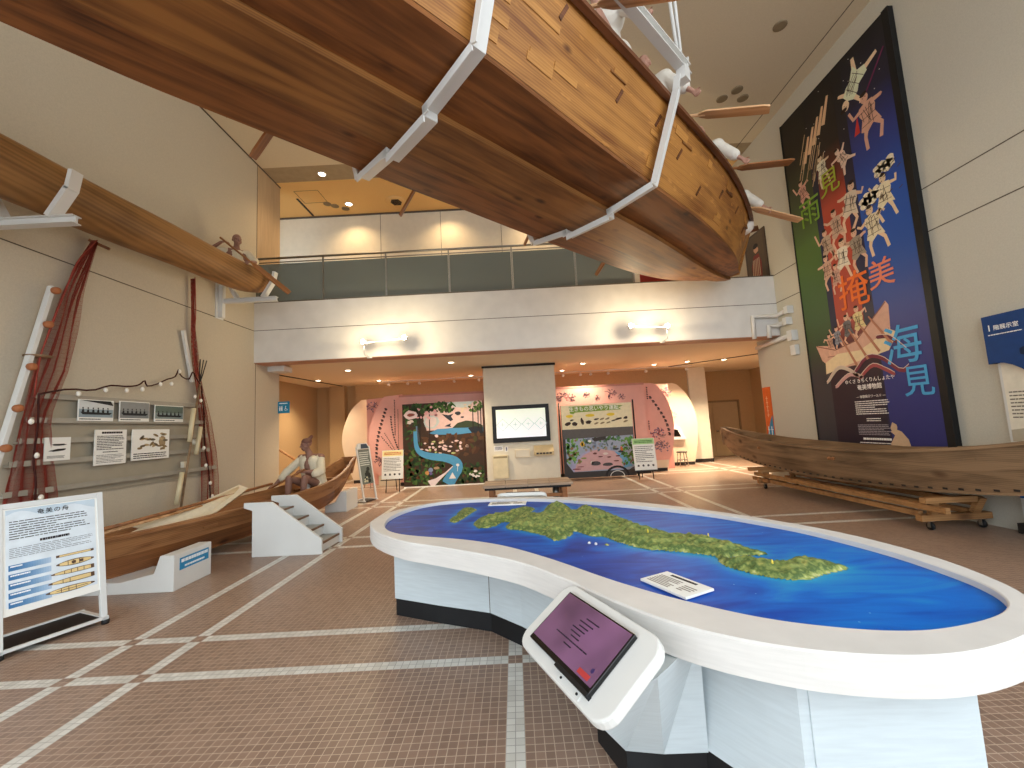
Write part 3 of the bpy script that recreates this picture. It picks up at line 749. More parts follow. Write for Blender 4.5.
# ================================================================== DUGOUT LOG CANOE ON THE LEFT WALL
cv = thing('dugout_canoe', 'round-bottomed dugout log canoe resting on white wall brackets high on the left', 'canoe', (-5.2, 3.0, 4.62), PI/2)
rows = []; inner = []
n = 20
for i in range(46):
    x = -1.6+7.55*i/45; y_ = x   # along world +Y
    t = max(0, (x-4.6)/1.35); t2 = max(0, (-x-.6)/1.0)
    r_ = (.345-.008*x)*math.sqrt(max(.02, 1-t**2.6))*math.sqrt(max(.05, 1-t2**3)); zc = -.1+.06*x+.12*t**2
    ring = []
    for k in range(n+1):
        a = PI*(1.12)+ (PI*.0) ; ang = -PI*.12+ (PI*1.24)*k/n   # open on top
        ring.append((x, -r_*math.cos(ang), zc-r_*math.sin(ang)*1.0+.02*math.sin(3*x+ang*2)*.3))
    rows.append(ring)
q = MB(True); q.grid(rows)
inn = [[(x, y*.86, z+.045) for x, y, z in ring] for ring in rows]; q.grid(inn)
for e in (0, n):
    q.grid([[rows[i][e], inn[i][e]] for i in range(46)], False)
for e in (0, 45): q.grid([[rows[e][k], inn[e][k]] for k in range(n+1)], False)
q.build('hull', M['canoe'], cv)
def bracket(Y, z, label, plate=True):
    t = thing('wall_bracket', label, 'bracket', (XL, Y, z))
    MB().box(0, .02, -.11, .11, -.36, .36).build('wall_plate', M['whitemetal'], t)
    MB().box(.02, .1, -.045, .045, -.34, .34).build('upright', M['whitemetal'], t)
    q = MB(); q.box(.06, 1.18, -.05, .05, -.045, -.035); q.box(.06, 1.18, -.05, .05, .035, .045); q.box(.06, 1.18, -.012, .012, -.04, .04); q.build('arm', M['whitemetal'], t)
    for a, c in (((.38, .04), (.2, .36)), ((.9, .04), (1.1, .36))):
        q = MB(); q.bar((a[0], 0, a[1]), (c[0], 0, c[1]), .12, .06); 
        if c[0] > 1: q.bar((1.1, 0, .34), (1.14, 0, .56), .12, .05)
        q.build('cradle_arm', M['whitemetal'], t)
bracket(4.35, 4.1, 'white wall bracket holding the near end of the log canoe'); bracket(8.23, 4.42, 'white wall bracket under the far tip of the log canoe')
# paddler kneeling at the far end of the log canoe
t = thing('person', 'paddler in a cream vest leaning over the far end of the log canoe', 'person', (-5.3, 7.9, 4.84), R(40))
J = dict(pel=(.05, .02, 0), che=(0, -.06, .33), nek=(-.01, -.1, .5), hed=(-.01, -.15, .64), shL=(.19, -.06, .42), shR=(-.19, -.06, .42),
         elL=(.3, -.2, .24), elR=(-.43, -.02, .4), wrL=(.2, -.4, .16), wrR=(-.27, -.24, .5), hpL=(.1, 0, 0), hpR=(-.1, 0, 0), knL=(.12, -.34, .02), knR=(-.12, -.34, .02),
         anL=(.12, -.02, -.16), anR=(-.12, -.02, -.16), toeL=(.12, .12, -.18), toeR=(-.12, .12, -.18))
b = figure(J, (.35, -1, -.15), {'L': ((-.5, -.5, -.2), (-.3, .3, -.8)), 'R': ((.6, -.5, .1), (.2, .3, -.8))})
fuse(b, 'body', M['skin'], t, .008)
r = MB(True); g = lambda k: V(J[k])
capsule(r, g('pel')+V((0, .03, .06)), g('che')+V((0, .02, 0)), .155, .165); capsule(r, g('shL'), g('shR')*.75, .09, .085); capsule(r, g('shL'), g('elL').lerp(g('shL'), .1), .085, .075)
capsule(r, g('shR'), g('shR').lerp(g('elR'), .55), .08, .075)
fuse(r, 'robe', M['robe'], t, .01)
W_ = lambda p: Matrix.Translation((-5.3, 7.9, 4.84)) @ Matrix.Rotation(R(40), 4, 'Z') @ V(p)
a = W_((.2, -.46, .12)); hR = W_((-.22, -.32, .5)); d = (a-hR).normalized()
paddle(a+d*.02, a+d*.85, 'brown paddle held by the paddler on the log canoe', None, .13, 'paddle', (a-hR).length+.12, (1, -.6, .4))
# ================================================================== LEFT WALL DISPLAY
WX = XL
def onwall(name, label, cat, y, z, x=WX, group=None):   # local x = +Y, local z up, front faces +X
    return thing(name, label, cat, (x, y, z), PI/2, group)
# slatted display rack of five ledges
t = onwall('slat_rack', 'grey wall rack of five long horizontal ledges between the two red nets', 'rack', 0, 0)
q = MB(); q.prism([(4.85, -.002, 1.0), (8.05, -.002, 1.0), (7.75, -.002, 2.3), (5.1, -.002, 2.3)], (0, -.03, 0)); q.build('back_panel', pm('grey_beige_board', 'A49B88', .8, .04, 5), t)
for z, a, c in ((2.27, 5.0, 7.66), (1.97, 4.92, 7.76), (1.72, 4.86, 7.86), (1.46, 4.78, 7.95), (1.12, 4.74, 8.1)):
    q = MB(); q.box(a, c, -.1, -.032, z-.03, z); q.box(a, c, -.1, -.085, z, z+.035); q.build('ledge', pm('grey_ledge', 'A29C8E', .7), t)
GZ = .0
def board(name, label, y0, y1, z0, z1, draw, group):
    t = onwall(name, label, 'panel', y0, z0, WX+.099, group); w_ = y1-y0; h_ = z1-z0
    MB().box(0, w_, -.012, 0, 0, h_).build('board', M['paper'], t, bevel=.002)
    q = MB(); draw(q, w_, h_); q.build('print', None, t); return t
def photo(kind):
    def f(q, w, h):
        sky, sea, dk = kind
        q.mat(flat(sky)).rect(.01, w-.01, h*.55, h-.01, -.0125); q.mat(flat(sea)).rect(.01, w-.01, .05, h*.55, -.0125)
        q.mat(flat('1E2226'))
        for i in range(6):
            x = w*(.12+.14*i); q.blob(x, h*.45, .016, .03, -.0145, n=8); q.blob(x, h*.6, .01, .012, -.0145, n=6)
        q.plate([(w*.05, h*.42), (w*.95, h*.4), (w*.88, h*.3), (w*.12, h*.3)], -.0145, .001)
        if dk: q.plate([(0.01, h-.01), (w*.98, h*.75), (w*.9, h-.01)], -.0155, .001)
        lines(q, .02, w*.7, .012, .04, 1, -.013)
    return f
board('photo_panel', 'left photo on the top ledge showing a rowing crew in a long white boat', 5.49, 5.98, 1.97, 2.26, photo(('CCD0D0', '8FA0A8', True)), 'photos on the top ledge')
board('photo_panel', 'middle grey photo on the top ledge showing several boats on flat water', 6.07, 6.57, 1.97, 2.27, photo(('8C8F8E', '7D8284', False)), 'photos on the top ledge')
board('photo_panel', 'right photo on the top ledge showing a boat before a dark green shore', 6.67, 7.25, 1.97, 2.24, photo(('5E6E66', '7D8C8C', False)), 'photos on the top ledge')
def fishes(q, w, h):
    q.mat(flat('2A2622')); q.blob(w*.55, h*.68, w*.3, h*.04, -.013, n=12); q.blob(w*.5, h*.45, w*.32, h*.05, -.013, n=12, rot=.1); lines(q, .03, w-.06, .03, h*.22, 3, -.013)
board('drawing_board', 'small white panel with two dark paddle shapes beside the left net', 5.12, 5.42, 1.47, 1.76, fishes, 'white panels on the lower ledge')
def textp(q, w, h):
    q.mat(M['ink']); lines(q, w*.2, w*.85, h*.88, h*.95, 1, -.013, .8, 0); lines(q, .03, w-.03, h*.42, h*.84, 9, -.013); lines(q, w*.25, w*.75, h*.34, h*.39, 1, -.013); lines(q, .03, w-.03, h*.05, h*.3, 6, -.013, .3)
board('text_panel', 'white panel filled with text only, between the small panel and the map panel', 5.73, 6.2, 1.36, 1.85, textp, 'white panels on the lower ledge')
def mapp(q, w, h):
    for c, n_ in (('B9A27A', 10), ('8A7450', 8), ('6E6350', 5)):
        q.mat(flat(c))
        for i in range(n_): q.blob(random.uniform(.08, w-.08), random.uniform(h*.32, h*.85), .05, .018, -.013-(.001 if c != 'B9A27A' else 0), rot=random.uniform(-.5, .8))
    q.mat(flat('A08C6A')); q.blob(w*.8, h*.6, .07, .09, -.0125)
    q.mat(M['ink']); lines(q, .03, w-.05, .02, h*.24, 3, -.013)
board('sketch_board', 'white panel with brown sketched fish shapes right of the text panel', 6.29, 6.97, 1.38, 1.85, mapp, 'white panels on the lower ledge')
# --- nets ----------------------------------------------------------------------
def net(label, quad, folds, off, cords, wob=.03, th=.0017):
    """hanging net: quad rows (z, y0, y1); real twine, long threads and cross knots"""
    t = onwall('fishing_net', label, 'net', 0, 0)
    q = MB(True); rows_ = []
    for i in range(27):
        u = i/26; z = quad[0][0]+(quad[-1][0]-quad[0][0])*u
        for a, c in zip(quad[:-1], quad[1:]):
            if a[0] >= z >= c[0]-1e-6:
                k = (a[0]-z)/max(1e-6, a[0]-c[0]); y0 = a[1]+(c[1]-a[1])*k; y1 = a[2]+(c[2]-a[2])*k; break
        rows_.append((z, y0, y1))
    def P(i, u):
        z, y0, y1 = rows_[i]
        u2 = u+.03*math.sin(u*folds*2*PI); d = off+.05*(.5+.5*math.sin(u*folds*2*PI+i*.12))+.01*math.sin(i*.9+u*20)
        return (y0+(y1-y0)*u2+wob*math.sin(i*.5+u*11)*min(1, y1-y0), -d, z)
    for k in range(cords): q.tube([P(i, k/(cords-1)) for i in range(27)], th, 3)
    for i in range(27*3):
        i2 = min(26, i//3)
        pts = []
        for k in range(13):
            a = P(i2, k/12); b_ = P(min(26, i2+1), k/12); pts.append(V(a).lerp(V(b_), (i % 3)/3))
        q.tube(pts, th*.8, 3)
    q.build('mesh', M['net'], t)
    return t
net('red fishing net hanging from the left white pole, gathered at its top', [(4.5, 5.59, 5.66), (4.1, 5.4, 5.58), (3.6, 5.22, 5.48), (2.6, 4.97, 5.36), (2.0, 4.86, 5.16), (1.0, 4.75, 5.3), (.02, 4.72, 5.32)], 4, .06, 110)
net('narrow red fishing net hanging down the wall on the right of the rack', [(4.6, 7.4, 7.45), (3.6, 7.42, 7.5), (2.9, 7.5, 7.62), (2.2, 7.62, 7.86), (1.4, 7.72, 8.1), (.02, 7.75, 8.25)], 3, .06, 70)
for w_, pts in (('thick red rope edging the left net', [(5.6, 4.5), (5.36, 4.1), (5.22, 3.62), (5.0, 2.8), (4.95, 2.25)]), ('thick red rope down the right net', [(7.4, 4.62), (7.44, 3.9), (7.4, 3.3), (7.52, 2.7), (7.6, 2.3)])):
    t = onwall('net_rope', w_, 'rope', 0, 0); MB(True).tube([(a[0], -.14, a[1]) for a in cr([(p[0], p[1], 0) for p in pts], 16)], .008, 6).build('rope', M['net'], t)
tag(MB().bar((WX, 5.62, 4.52), (WX+.2, 5.72, 4.42), .035, .035).build('wall_peg', M['paddle']), 'brown wooden peg on the wall holding the top of the left net', 'peg')
# --- poles, floats, ropes --------------------------------------------------------
tag(MB().bar((WX+.1, 5.1, 3.66), (WX+.12, 4.6, 1.3), .05, .07, (1, 0, 0)).build('white_pole', M['white'], bevel=.005), 'white painted pole leaning along the left net', 'pole')
tag(MB().bar((WX+.06, 7.26, 3.6), (WX+.06, 7.5, 2.7), .06, .05, (1, 0, 0)).build('white_pole', M['white'], bevel=.004), 'short white painted pole behind the right net', 'pole')
for y, z, w_ in ((5.19, 3.55, 'topmost'), (5.13, 3.1, 'second'), (4.98, 2.55, 'third'), (4.87, 2.05, 'fourth from the top'), (4.78, 1.6, 'lowest')):
    t = onwall('net_float', 'brown wooden float on the left white pole, '+w_, 'float', y-.1, z+.05, WX+.17, 'brown net floats')
    MB(True).lathe([(.015, -.035), (.042, -.028), (.046, 0), (.042, .028), (.015, .035)], (0, 0, 0), 12, 'Y').build('float', M['floato'], t)
t = onwall('wooden_disc', 'grey wooden disc sticking out left of the white pole', 'disc', 5.0, 2.75, WX+.1); MB(True).lathe([(.01, -.02), (.13, -.006), (.13, .006), (.01, .02)], n=16).build('disc', M['boatR'], t)
def floatline(label, rope, floats, prefix):
    t = onwall('float_line', label, 'rope', 0, 0); pts = cr([(p[0], -.17, p[1]) for p in rope], 40)
    MB(True).tube(pts, .011, 6).build('rope', M['rope'], t)
    for y, z in floats: MB(True).ball((y, -.18, z), (.028, .024, .036), 10, 6).build('float', M['floatw'], t)
floatline('dark rope swag with white floats stretched between the two nets', [(4.97, 2.28), (5.3, 2.37), (5.6, 2.38), (5.85, 2.47), (6.1, 2.48), (6.3, 2.52), (6.4, 2.6), (6.45, 2.52), (6.65, 2.58), (6.8, 2.66), (6.98, 2.73), (7.05, 2.86), (7.1, 2.76), (7.28, 2.72), (7.36, 2.86), (7.45, 2.76), (7.58, 2.62), (7.6, 2.5)],
          [(5.42, 2.32), (5.78, 2.4), (6.1, 2.42), (6.36, 2.46), (6.68, 2.57), (6.9, 2.6), (7.06, 2.83), (7.42, 2.42)], '')
floatline('dark rope with white floats running down the right net', [(7.58, 2.55), (7.66, 2.1), (7.68, 1.7), (7.72, 1.4), (7.8, 1.1), (7.85, .7), (7.9, .01)], [(7.66, 1.5), (7.72, 1.18), (7.84, .85), (7.9, .6), (7.56, 2.36)], '')
floatline('dark rope with few white floats hanging down the left net', [(4.97, 2.28), (4.98, 1.9), (4.96, 1.5), (5.0, 1.1), (4.95, .01)], [(4.9, 1.95), (4.98, 1.55), (5.05, 1.05)], '')
t = onwall('fishing_spear', 'long pole spear with a three-pronged head leaning against the rack', 'spear', 0, 0)
MB(True).tube([(6.893, -.321, .0), (7.56, -.16, 2.7)], .018, 8).build('shaft', M['boatR'], t)
for d in (-.05, 0, .05): MB(True).tube([(7.56, -.16, 2.7), (7.58+d*.8, -.16, 2.85), (7.63+d*1.6, -.16, 3.12)], .009, 6).build('prong', M['skirt'], t)
for i, (a, c, w_) in enumerate((((7.28, 2.2), (7.16, 1.62), 'on the spear shaft'), ((7.5, 1.88), (7.4, 1.4), 'right of the spear shaft'), ((7.06, 1.12), (6.92, .62), 'low on the spear shaft'))):
    t = onwall('bamboo_tube', 'pale bamboo tube '+w_, 'tube', 0, 0, group='pale bamboo tubes'); MB(True).tube([(a[0], -.27+.04*(i == 1), a[1]), (c[0], -.3+.06*(i == 1), c[1])], .036, 10).build('tube', pm('pale_bamboo', 'D5C6A0', .5, .05, 4), t)
for y, z, w_ in ((7.53, 1.62, 'upper'), (7.28, 1.24, 'lower')):
    tag(MB().box(WX+.1, WX+.16, y-.05, y+.05, z-.05, z+.05).build('small_tag', M['cream'], bevel=.004), w_+' small square tag beside the bamboo tubes', 'tag', 'small square tags')

# ================================================================== LEFT PLANK BOAT
BLO = V((-4.42, 7.0, 0)); BLR = R(90-11.5)
LT = [(-3.0, .05, .3, .16, .7), (-2.7, .13, .2, .3, .64), (-2.2, .2, .14, .4, .61), (-1.5, .25, .125, .46, .61), (-.5, .27, .13, .5, .62), (.5, .27, .14, .49, .64), (1.2, .24, .16, .45, .67), (1.8, .18, .22, .38, .74), (2.3, .11, .38, .28, .87), (2.6, .07, .58, .2, 1.0), (2.78, .045, .82, .13, 1.12)]
def small_boat(name, label, O, rz, tab, mats, n=48, keel=False, rail=.05):
    t = thing(name, label, 'boat', O, rz); xs_ = [tab[0][0]+(tab[-1][0]-tab[0][0])*i/n for i in range(n+1)]; S_ = sm_tab(tab, xs_)
    for sg in (-1, 1):
        A = [(x, sg*b_, zb) for x, b_, zb, g_, zg in S_]; G = [(x, sg*g_, zg) for x, b_, zb, g_, zg in S_]
        mid = [(x, sg*(b_+(g_-b_)*.62), zb+(zg-zb)*.5) for x, b_, zb, g_, zg in S_]
        MB().plank(A, mid, .03*sg, 2).build('lower_plank', mats[0], t); 
        MB().plank([(x, y+.006*sg, z-.01) for x, y, z in mid], G, .03*sg, 2).build('upper_plank', mats[1], t)
        MB().plank([(x, y-.035*sg, z) for x, y, z in G], [(x, y+.03*sg, z) for x, y, z in G], .035*(-sg), 1).build('gunwale', mats[2], t)
    MB().plank([(x, -b_-.01, zb-.01) for x, b_, zb, g_, zg in S_], [(x, b_+.01, zb-.01) for x, b_, zb, g_, zg in S_], .03, 1).build('bottom_plank', mats[0], t)
    for i, nm in ((0, 'bow_board'), (-1, 'stern_board')):
        x, b_, zb, g_, zg = S_[i]; MB().prism([(x, -b_-.02, zb-.02), (x, b_+.02, zb-.02), (x, g_+.03, zg+.02), (x, -g_-.03, zg+.02)], (.06 if i else -.05, 0, 0)).build(nm, mats[2], t, bevel=.008)
    return t, S_
bl, S_ = small_boat('plank_boat', 'reddish brown wooden plank boat along the left wall on white blocks', BLO, BLR, LT, (M['boatL'], M['boatLt'], M['boatLt']))
for xx in (-1.1, .55, 1.55, 2.15):
    b_, zb, g_, zg = lerp_tab(LT, xx); MB().box(xx-.1, xx+.1, -g_+.03, g_-.03, zg-.16, zg-.125).build('thwart', M['boatLt'], bl)
def BL(x, y, z):
    c, s_ = math.cos(BLR), math.sin(BLR); return BLO+V((x*c-y*s_, x*s_+y*c, z))
# gear lying in the boat
t = thing('sail_roll', 'cream rolled sail lying inside the left boat in front of the seated figure', 'cloth', BL(-1.3, .0, .45), BLR)
q = MB(True); q.tube([(-.7, .05, -.02), (-.2, 0, .06), (.5, -.03, .16), (1.2, .12, .33)], [.05, .1, .11, .075], 12); q.build('roll', M['robe'], t)
q = MB(); q.plank([(-.3, -.25, .03), (.5, -.22, .14), (1.25, -.02, .36)], [(-.3, .22, .12), (.5, .2, .22), (1.25, .16, .42)], .012, 3); q.build('loose_cloth', M['robe'], t)
t = thing('boat_pole', 'long thin brown pole lying on the gunwale of the left boat', 'pole', (0, 0, 0)); MB(True).tube([BL(-2.2, -.15, .68), BL(.6, .1, .8)], .022, 8).build('pole', M['paddle'], t)
for i, (dx, w_) in enumerate(((-.15, 'upper'), (.12, 'lower'))):
    t = thing('bamboo_rod', w_+' bamboo rod lying in the bow of the left boat', 'rod', (0, 0, 0)); MB(True).tube([BL(-2.4, dx, .62-.03*i), BL(-.9, dx*.4, .7-.03*i)], .016, 8).build('rod', M['plank_pale'], t)
# seated rower
FO = BL(1.45, -.07, .62)
t = thing('person', 'seated boatman in a short cream robe with bare legs holding a long oar', 'person', FO, R(-12)); t.scale = (1.1, 1.1, 1.1)
J = dict(pel=(0, .05, .04), che=(0, -.03, .42), nek=(-.01, -.07, .6), hed=(-.03, -.12, .76), shL=(.19, -.02, .52), shR=(-.19, -.04, .52),
         elL=(.3, -.16, .29), elR=(-.36, -.2, .3), wrL=(.1, -.34, .3), wrR=(-.5, -.33, .08), hpL=(.1, .02, .04), hpR=(-.1, .02, .04), knL=(.15, -.38, .2), knR=(-.15, -.4, .2),
         anL=(.11, -.4, -.2), anR=(-.15, -.43, -.2), toeL=(.11, -.55, -.24), toeR=(-.17, -.58, -.24))
b = figure(J, (-.45, -1, -.12), {'L': ((-.75, -.35, .1), (-.2, .6, -.7)), 'R': ((-.45, -.6, -.3), (.1, .5, -.8))})
fuse(b, 'body', M['skin'], t, .007)
h = MB(True); h.ball((-.03, -.105, .805), (.084, .098, .07), 14, 8); capsule(h, (.0, -.06, .86), (.02, -.045, .895), .034, .03); h = fuse(h, 'hair', pm('brown_bald_cap', '6A473B', .6), t, .009)
g = lambda k: V(J[k])
r = MB(True)
for sx in (-1, 1):
    capsule(r, g('pel')+V((.1*sx, .03, -.02)), g('che')+V((.085*sx, -.02, .03)), .13, .118); capsule(r, g('che')+V((.1*sx, .0, .02)), g('shL' if sx > 0 else 'shR')+V((-.03*sx, .0, -.01)), .115, .078)
    capsule(r, g('pel')+V((.1*sx, .03, .05)), g('pel')+V((.13*sx, -.08, .0)), .09, .07)
capsule(r, g('pel')+V((0, .09, 0)), g('nek')+V((0, .06, -.06)), .12, .06)
for s_ in 'LR': capsule(r, g('sh'+s_)+V((0, 0, -.015)), g('el'+s_)+V((0, 0, -.01)), .066, .074); capsule(r, g('el'+s_), g('el'+s_).lerp(g('wr'+s_), .3)+V((0, 0, -.035)), .072, .08)
fuse(r, 'robe', M['robe'], t, .008, 10)
r = MB(True); capsule(r, (0, -.12, .06), (0, -.2, -.06), .07, .045); fuse(r, 'loincloth', M['robew'], t, .01)
Wp = lambda p: Matrix.Translation(FO) @ Matrix.Rotation(R(-12), 4, 'Z') @ (V(p)*1.1)
a = Wp((.06, -.4, .3)); e = Wp((-.52, -.39, .04)); d = (e-a).normalized()
pd = thing('oar', 'long brown oar held by the seated boatman', 'oar', (0, 0, 0)); MB(True).tube([a-d*.12, e+d*.55], .02, 8).build('shaft', M['paddle'], pd)
q = MB(); tip = e+d*.95; q.bar(e+d*.5, tip, .11, .02); q.build('blade', M['paddle'], pd)
# --- white cradle blocks under the boat ------------------------------------------------
t = thing('cradle_block', 'white notched block under the near end of the left boat, with a blue sticker', 'block', (-3.81, 4.73, 0))
q = MB(); q.prism([(-1.05, 0, .0), (0, 0, 0), (0, 0, .385), (-.155, 0, .385), (-.22, 0, .2), (-.6, 0, .12), (-1.05, 0, .14)], (0, .57, 0)); q.build('block', M['white'], t, bevel=.006)
q = MB(); q.X = Matrix.Translation((0.001, .05, 0)) @ Matrix.Rotation(PI/2, 4, 'Z')
q.mat(flat('2E86B6')).rect(.03, .47, .2, .33, 0, .002); q.mat(flat('E8F2F6')); lines(q, .05, .45, .27, .32, 1, -.003, .7, 0); lines(q, .1, .4, .215, .25, 1, -.003, .6, 0); q.build('sticker', None, t)
t = thing('cradle_block', 'white cradle block under the far end of the left boat beside the A-frame board', 'block', (-3.42, 8.98, 0))
MB().prism([(-.66, 0, 0), (-.2, 0, 0), (-.2, 0, .42), (-.32, 0, .42), (-.45, 0, .2), (-.66, 0, .14)], (0, .62, 0)).build('block', M['white'], t, bevel=.006)

# ================================================================== WHITE STEPS
t = thing('steps', 'white wooden boarding steps with four grey treads beside the left boat', 'steps', (-3.7, 5.92, 0), R(-2))
prof = [(0, 0), (.98, 0), (.98, .2), (.27, .73), (-.12, .73), (-.12, .66), (0, .62)]
for y in (0, .62): MB().prism([(p[0], y, p[1]) for p in prof], (0, .04, 0)).build('side_panel', M['white'], t, bevel=.004)
tr_ = pm('grey_tread', '9A9A94', .5, .05, 10)
for i in range(4):
    x1 = .94-.235*i; z = .13+.145*i
    MB().box(x1-.25, x1, .04, .62, z-.02, z).build('tread', tr_, t); MB().box(x1-.012, x1-.004, .04, .62, z-.14 if i else .01, z-.02).build('riser', M['white'], t)
    MB().box(x1-.02, x1+.004, .04, .62, z-.022, z+.003).build('nosing', pm('brown_nosing', '7A5C46', .6), t)

# ================================================================== BIG INFO STAND, LEFT FRONT
SA = V((-4.115, 3.40, 0)); SB = V((-3.85, 4.03, 0)); dS = (SB-SA).normalized(); wS = (SB-SA).length; ang = math.atan2(dS.y, dS.x)
t = thing('info_stand', 'white framed board on feet at the far left showing five drawn boats', 'sign', SA, ang)
LEAN = Matrix.Rotation(R(-9.5), 4, 'X')
q = MB(); q.X = LEAN
for x0, x1 in ((0, .045), (wS-.045, wS)): q.box(x0, x1, -.02, .02, .04, 1.19)
q.box(.045, wS-.045, -.02, .02, 1.145, 1.19)
q.build('frame', M['whitemetal'], t, bevel=.003)
q = MB(); q.X = LEAN; q.box(.03, wS-.03, -.012, .004, .3, 1.16); q.build('board', M['paper'], t)
q = MB(); q.X = LEAN; y_ = -.0125
x0, x1 = .06, wS-.06; W2 = x1-x0
q.mat(flat('DDE6EC')).rect(x0, x1, .36, 1.135, y_, .001)
q.mat(flat('C3D3DE')); q.plate([(x0, 1.135), (x0, 1.06)]+[(x0+W2*k/12, 1.09+.03*math.sin(k*.9)) for k in range(13)]+[(x1, 1.135)], y_-.001, .001)
q.mat(M['ink']); letter(q, '奄美の舟', x0+W2*.5, 1.088, .046, y_-.0035, bold=.001, spacing=1.25)
lines(q, x0+.02, x1-.02, .885, 1.045, 8, y_-.002, .34); lines(q, x0+W2*.35, x0+W2*.68, .84, .865, 1, y_-.002, .8, 0)
q.mat(flat('8A8F94')); lines(q, x0+.02, x1-.02, .74, .825, 6, y_-.002, .35)
for i in range(5):
    z = .665-.072*i; n_ = 16
    for k in range(n_):
        c1 = (0x3F, 0x74, 0xA6); c2 = (0xB8, 0xCC, 0xE0); u_ = (k/n_)**1.3
        h_ = '%02X%02X%02X' % tuple(int(a+(b_-a)*u_) for a, b_ in zip(c1, c2))
        q.mat(flat(h_)).rect(x0+.015+W2*.0275*k, x0+.015+W2*.0275*(k+1), z-.022, z+.024, y_-.001, .001)
    q.mat(flat('F4F6F8')); lines(q, x0+.025, x0+.025+W2*(.12 if i in (0, 4) else .2), z+.004, z+.018, 1, y_-.0035, .8, 0)
    L0, L1 = x0+W2*(.52-.03*i*(i > 1)), x1-.02; zc = z+.012; hh = (.01, .026, .02, .022, .024)[i]
    def hullp(s_): return [(L0+(L1-L0)*k/12, zc+s_*hh*(1 if i == 0 else (math.sin(PI*min(1, (k+.3)/12.6))**.7 if i in (1, 4) else math.sin(PI*min(.72, k/12*.72+.02)/1.0)**.6))) for k in range(13)]
    q.mat(flat('5E4634')).plate(hullp(1)+hullp(-1)[::-1], y_-.003, .001)
    def inner_(s_): return [(a+(-.0)+(.004 if k == 0 else 0), zc+(b_-zc)*.74) for k, (a, b_) in enumerate(hullp(s_)) if 0 < k < 12]
    q.mat(flat('E5C98E')).plate(inner_(1)+inner_(-1)[::-1], y_-.004, .001)
    q.mat(flat('5E4634'))
    if i:
        for k in (.3, .45, .6, .75)[:2+i % 3]: q.rect(L0+(L1-L0)*k-.002, L0+(L1-L0)*k+.002, zc-hh*.7, zc+hh*.7, y_-.005, .001)
    if i == 4: q.rect(L0+(L1-L0)*.2, L0+(L1-L0)*.85, zc-.002, zc+.002, y_-.005, .001)
    if i == 1:
        for k in (.45, .65): q.rect(L0+(L1-L0)*k-.014, L0+(L1-L0)*k+.014, zc-.012, zc+.012, y_-.005, .001)
q.build('print', None, t)
for x_ in (.02, wS-.02):
    q = MB(); q.box(x_-.018, x_+.018, -.03, .42, .035, .06); q.build('foot', M['whitemetal'], t)
    for y in (-.02, .4): MB().lathe([(.028, 0), (.03, .012), (.028, .036)], (x_, y, 0), 12).build('rubber_cap', M['black'], t)
q = MB(); q.box(0, wS, -.03, -.005, .04, .065); q.box(0, wS, .39, .42, .04, .065); q.build('base_rail', M['whitemetal'], t)
MB().box(.03, wS-.03, -.005, .39, .042, .052).build('base_weight', M['black'], t)
# ================================================================== A-FRAME BOARD
A_ = V((-3.6, 9.93, 0)); B_ = V((-3.42, 10.33, 0)); dS = (B_-A_).normalized(); wA = (B_-A_).length
t = thing('a_frame_board', 'white framed leaning blackboard with a lamp hood beside the left boat stern', 'sign', A_, math.atan2(dS.y, dS.x))
LEAN2 = Matrix.Rotation(R(-10), 4, 'X')
q = MB(); q.X = LEAN2
for x0_, x1_ in ((0, .035), (wA-.035, wA)): q.box(x0_, x1_, -.015, .015, .03, 1.3)
q.box(.0, wA, -.015, .015, 1.27, 1.32); q.build('frame', M['whitemetal'], t)
q = MB(); q.X = LEAN2; q.box(.035, wA-.035, -.008, .008, .42, 1.25); q.build('board', pm('grey_chalkboard', '6F756D', .5, .1, 4), t)
q = MB(); q.X = LEAN2; q.mat(flat('D8DAD2')); lines(q, .06, wA-.06, .85, 1.2, 7, -.009, .4); q.mat(flat('2F332F'))
for k in range(7): q.blob(random.uniform(.12, wA-.12), random.uniform(.48, .8), .05, .05, -.009)
q.mat(flat('C8C4A8'))
for k in range(5): q.blob(random.uniform(.12, wA-.12), random.uniform(.48, .78), .025, .02, -.011)
q.build('print', None, t)
q = MB(); q.X = LEAN2; q.prism([(.0, -.02, 1.26), (wA, -.02, 1.26), (wA*.8, -.02, 1.4), (wA*.2, -.02, 1.4)], (0, .05, 0)); q.build('header', M['whitemetal'], t)
q = MB(); q.X = LEAN2; q.prism([(wA*.3, -.021, 1.27), (wA*.9, -.021, 1.27), (wA*.75, -.021, 1.38), (wA*.35, -.021, 1.38)], (0, -.004, 0)); q.build('header_plate', flat('3C4A58'), t)
for x_ in (.018, wA-.018): MB().box(x_-.016, x_+.016, -.03, .36, .02, .05).build('foot', M['whitemetal'], t)
MB().box(0, wA, .33, .36, .02, .05).build('base_rail', M['whitemetal'], t); MB().box(.03, wA-.03, 0, .33, .02, .035).build('base_weight', M['black'], t)
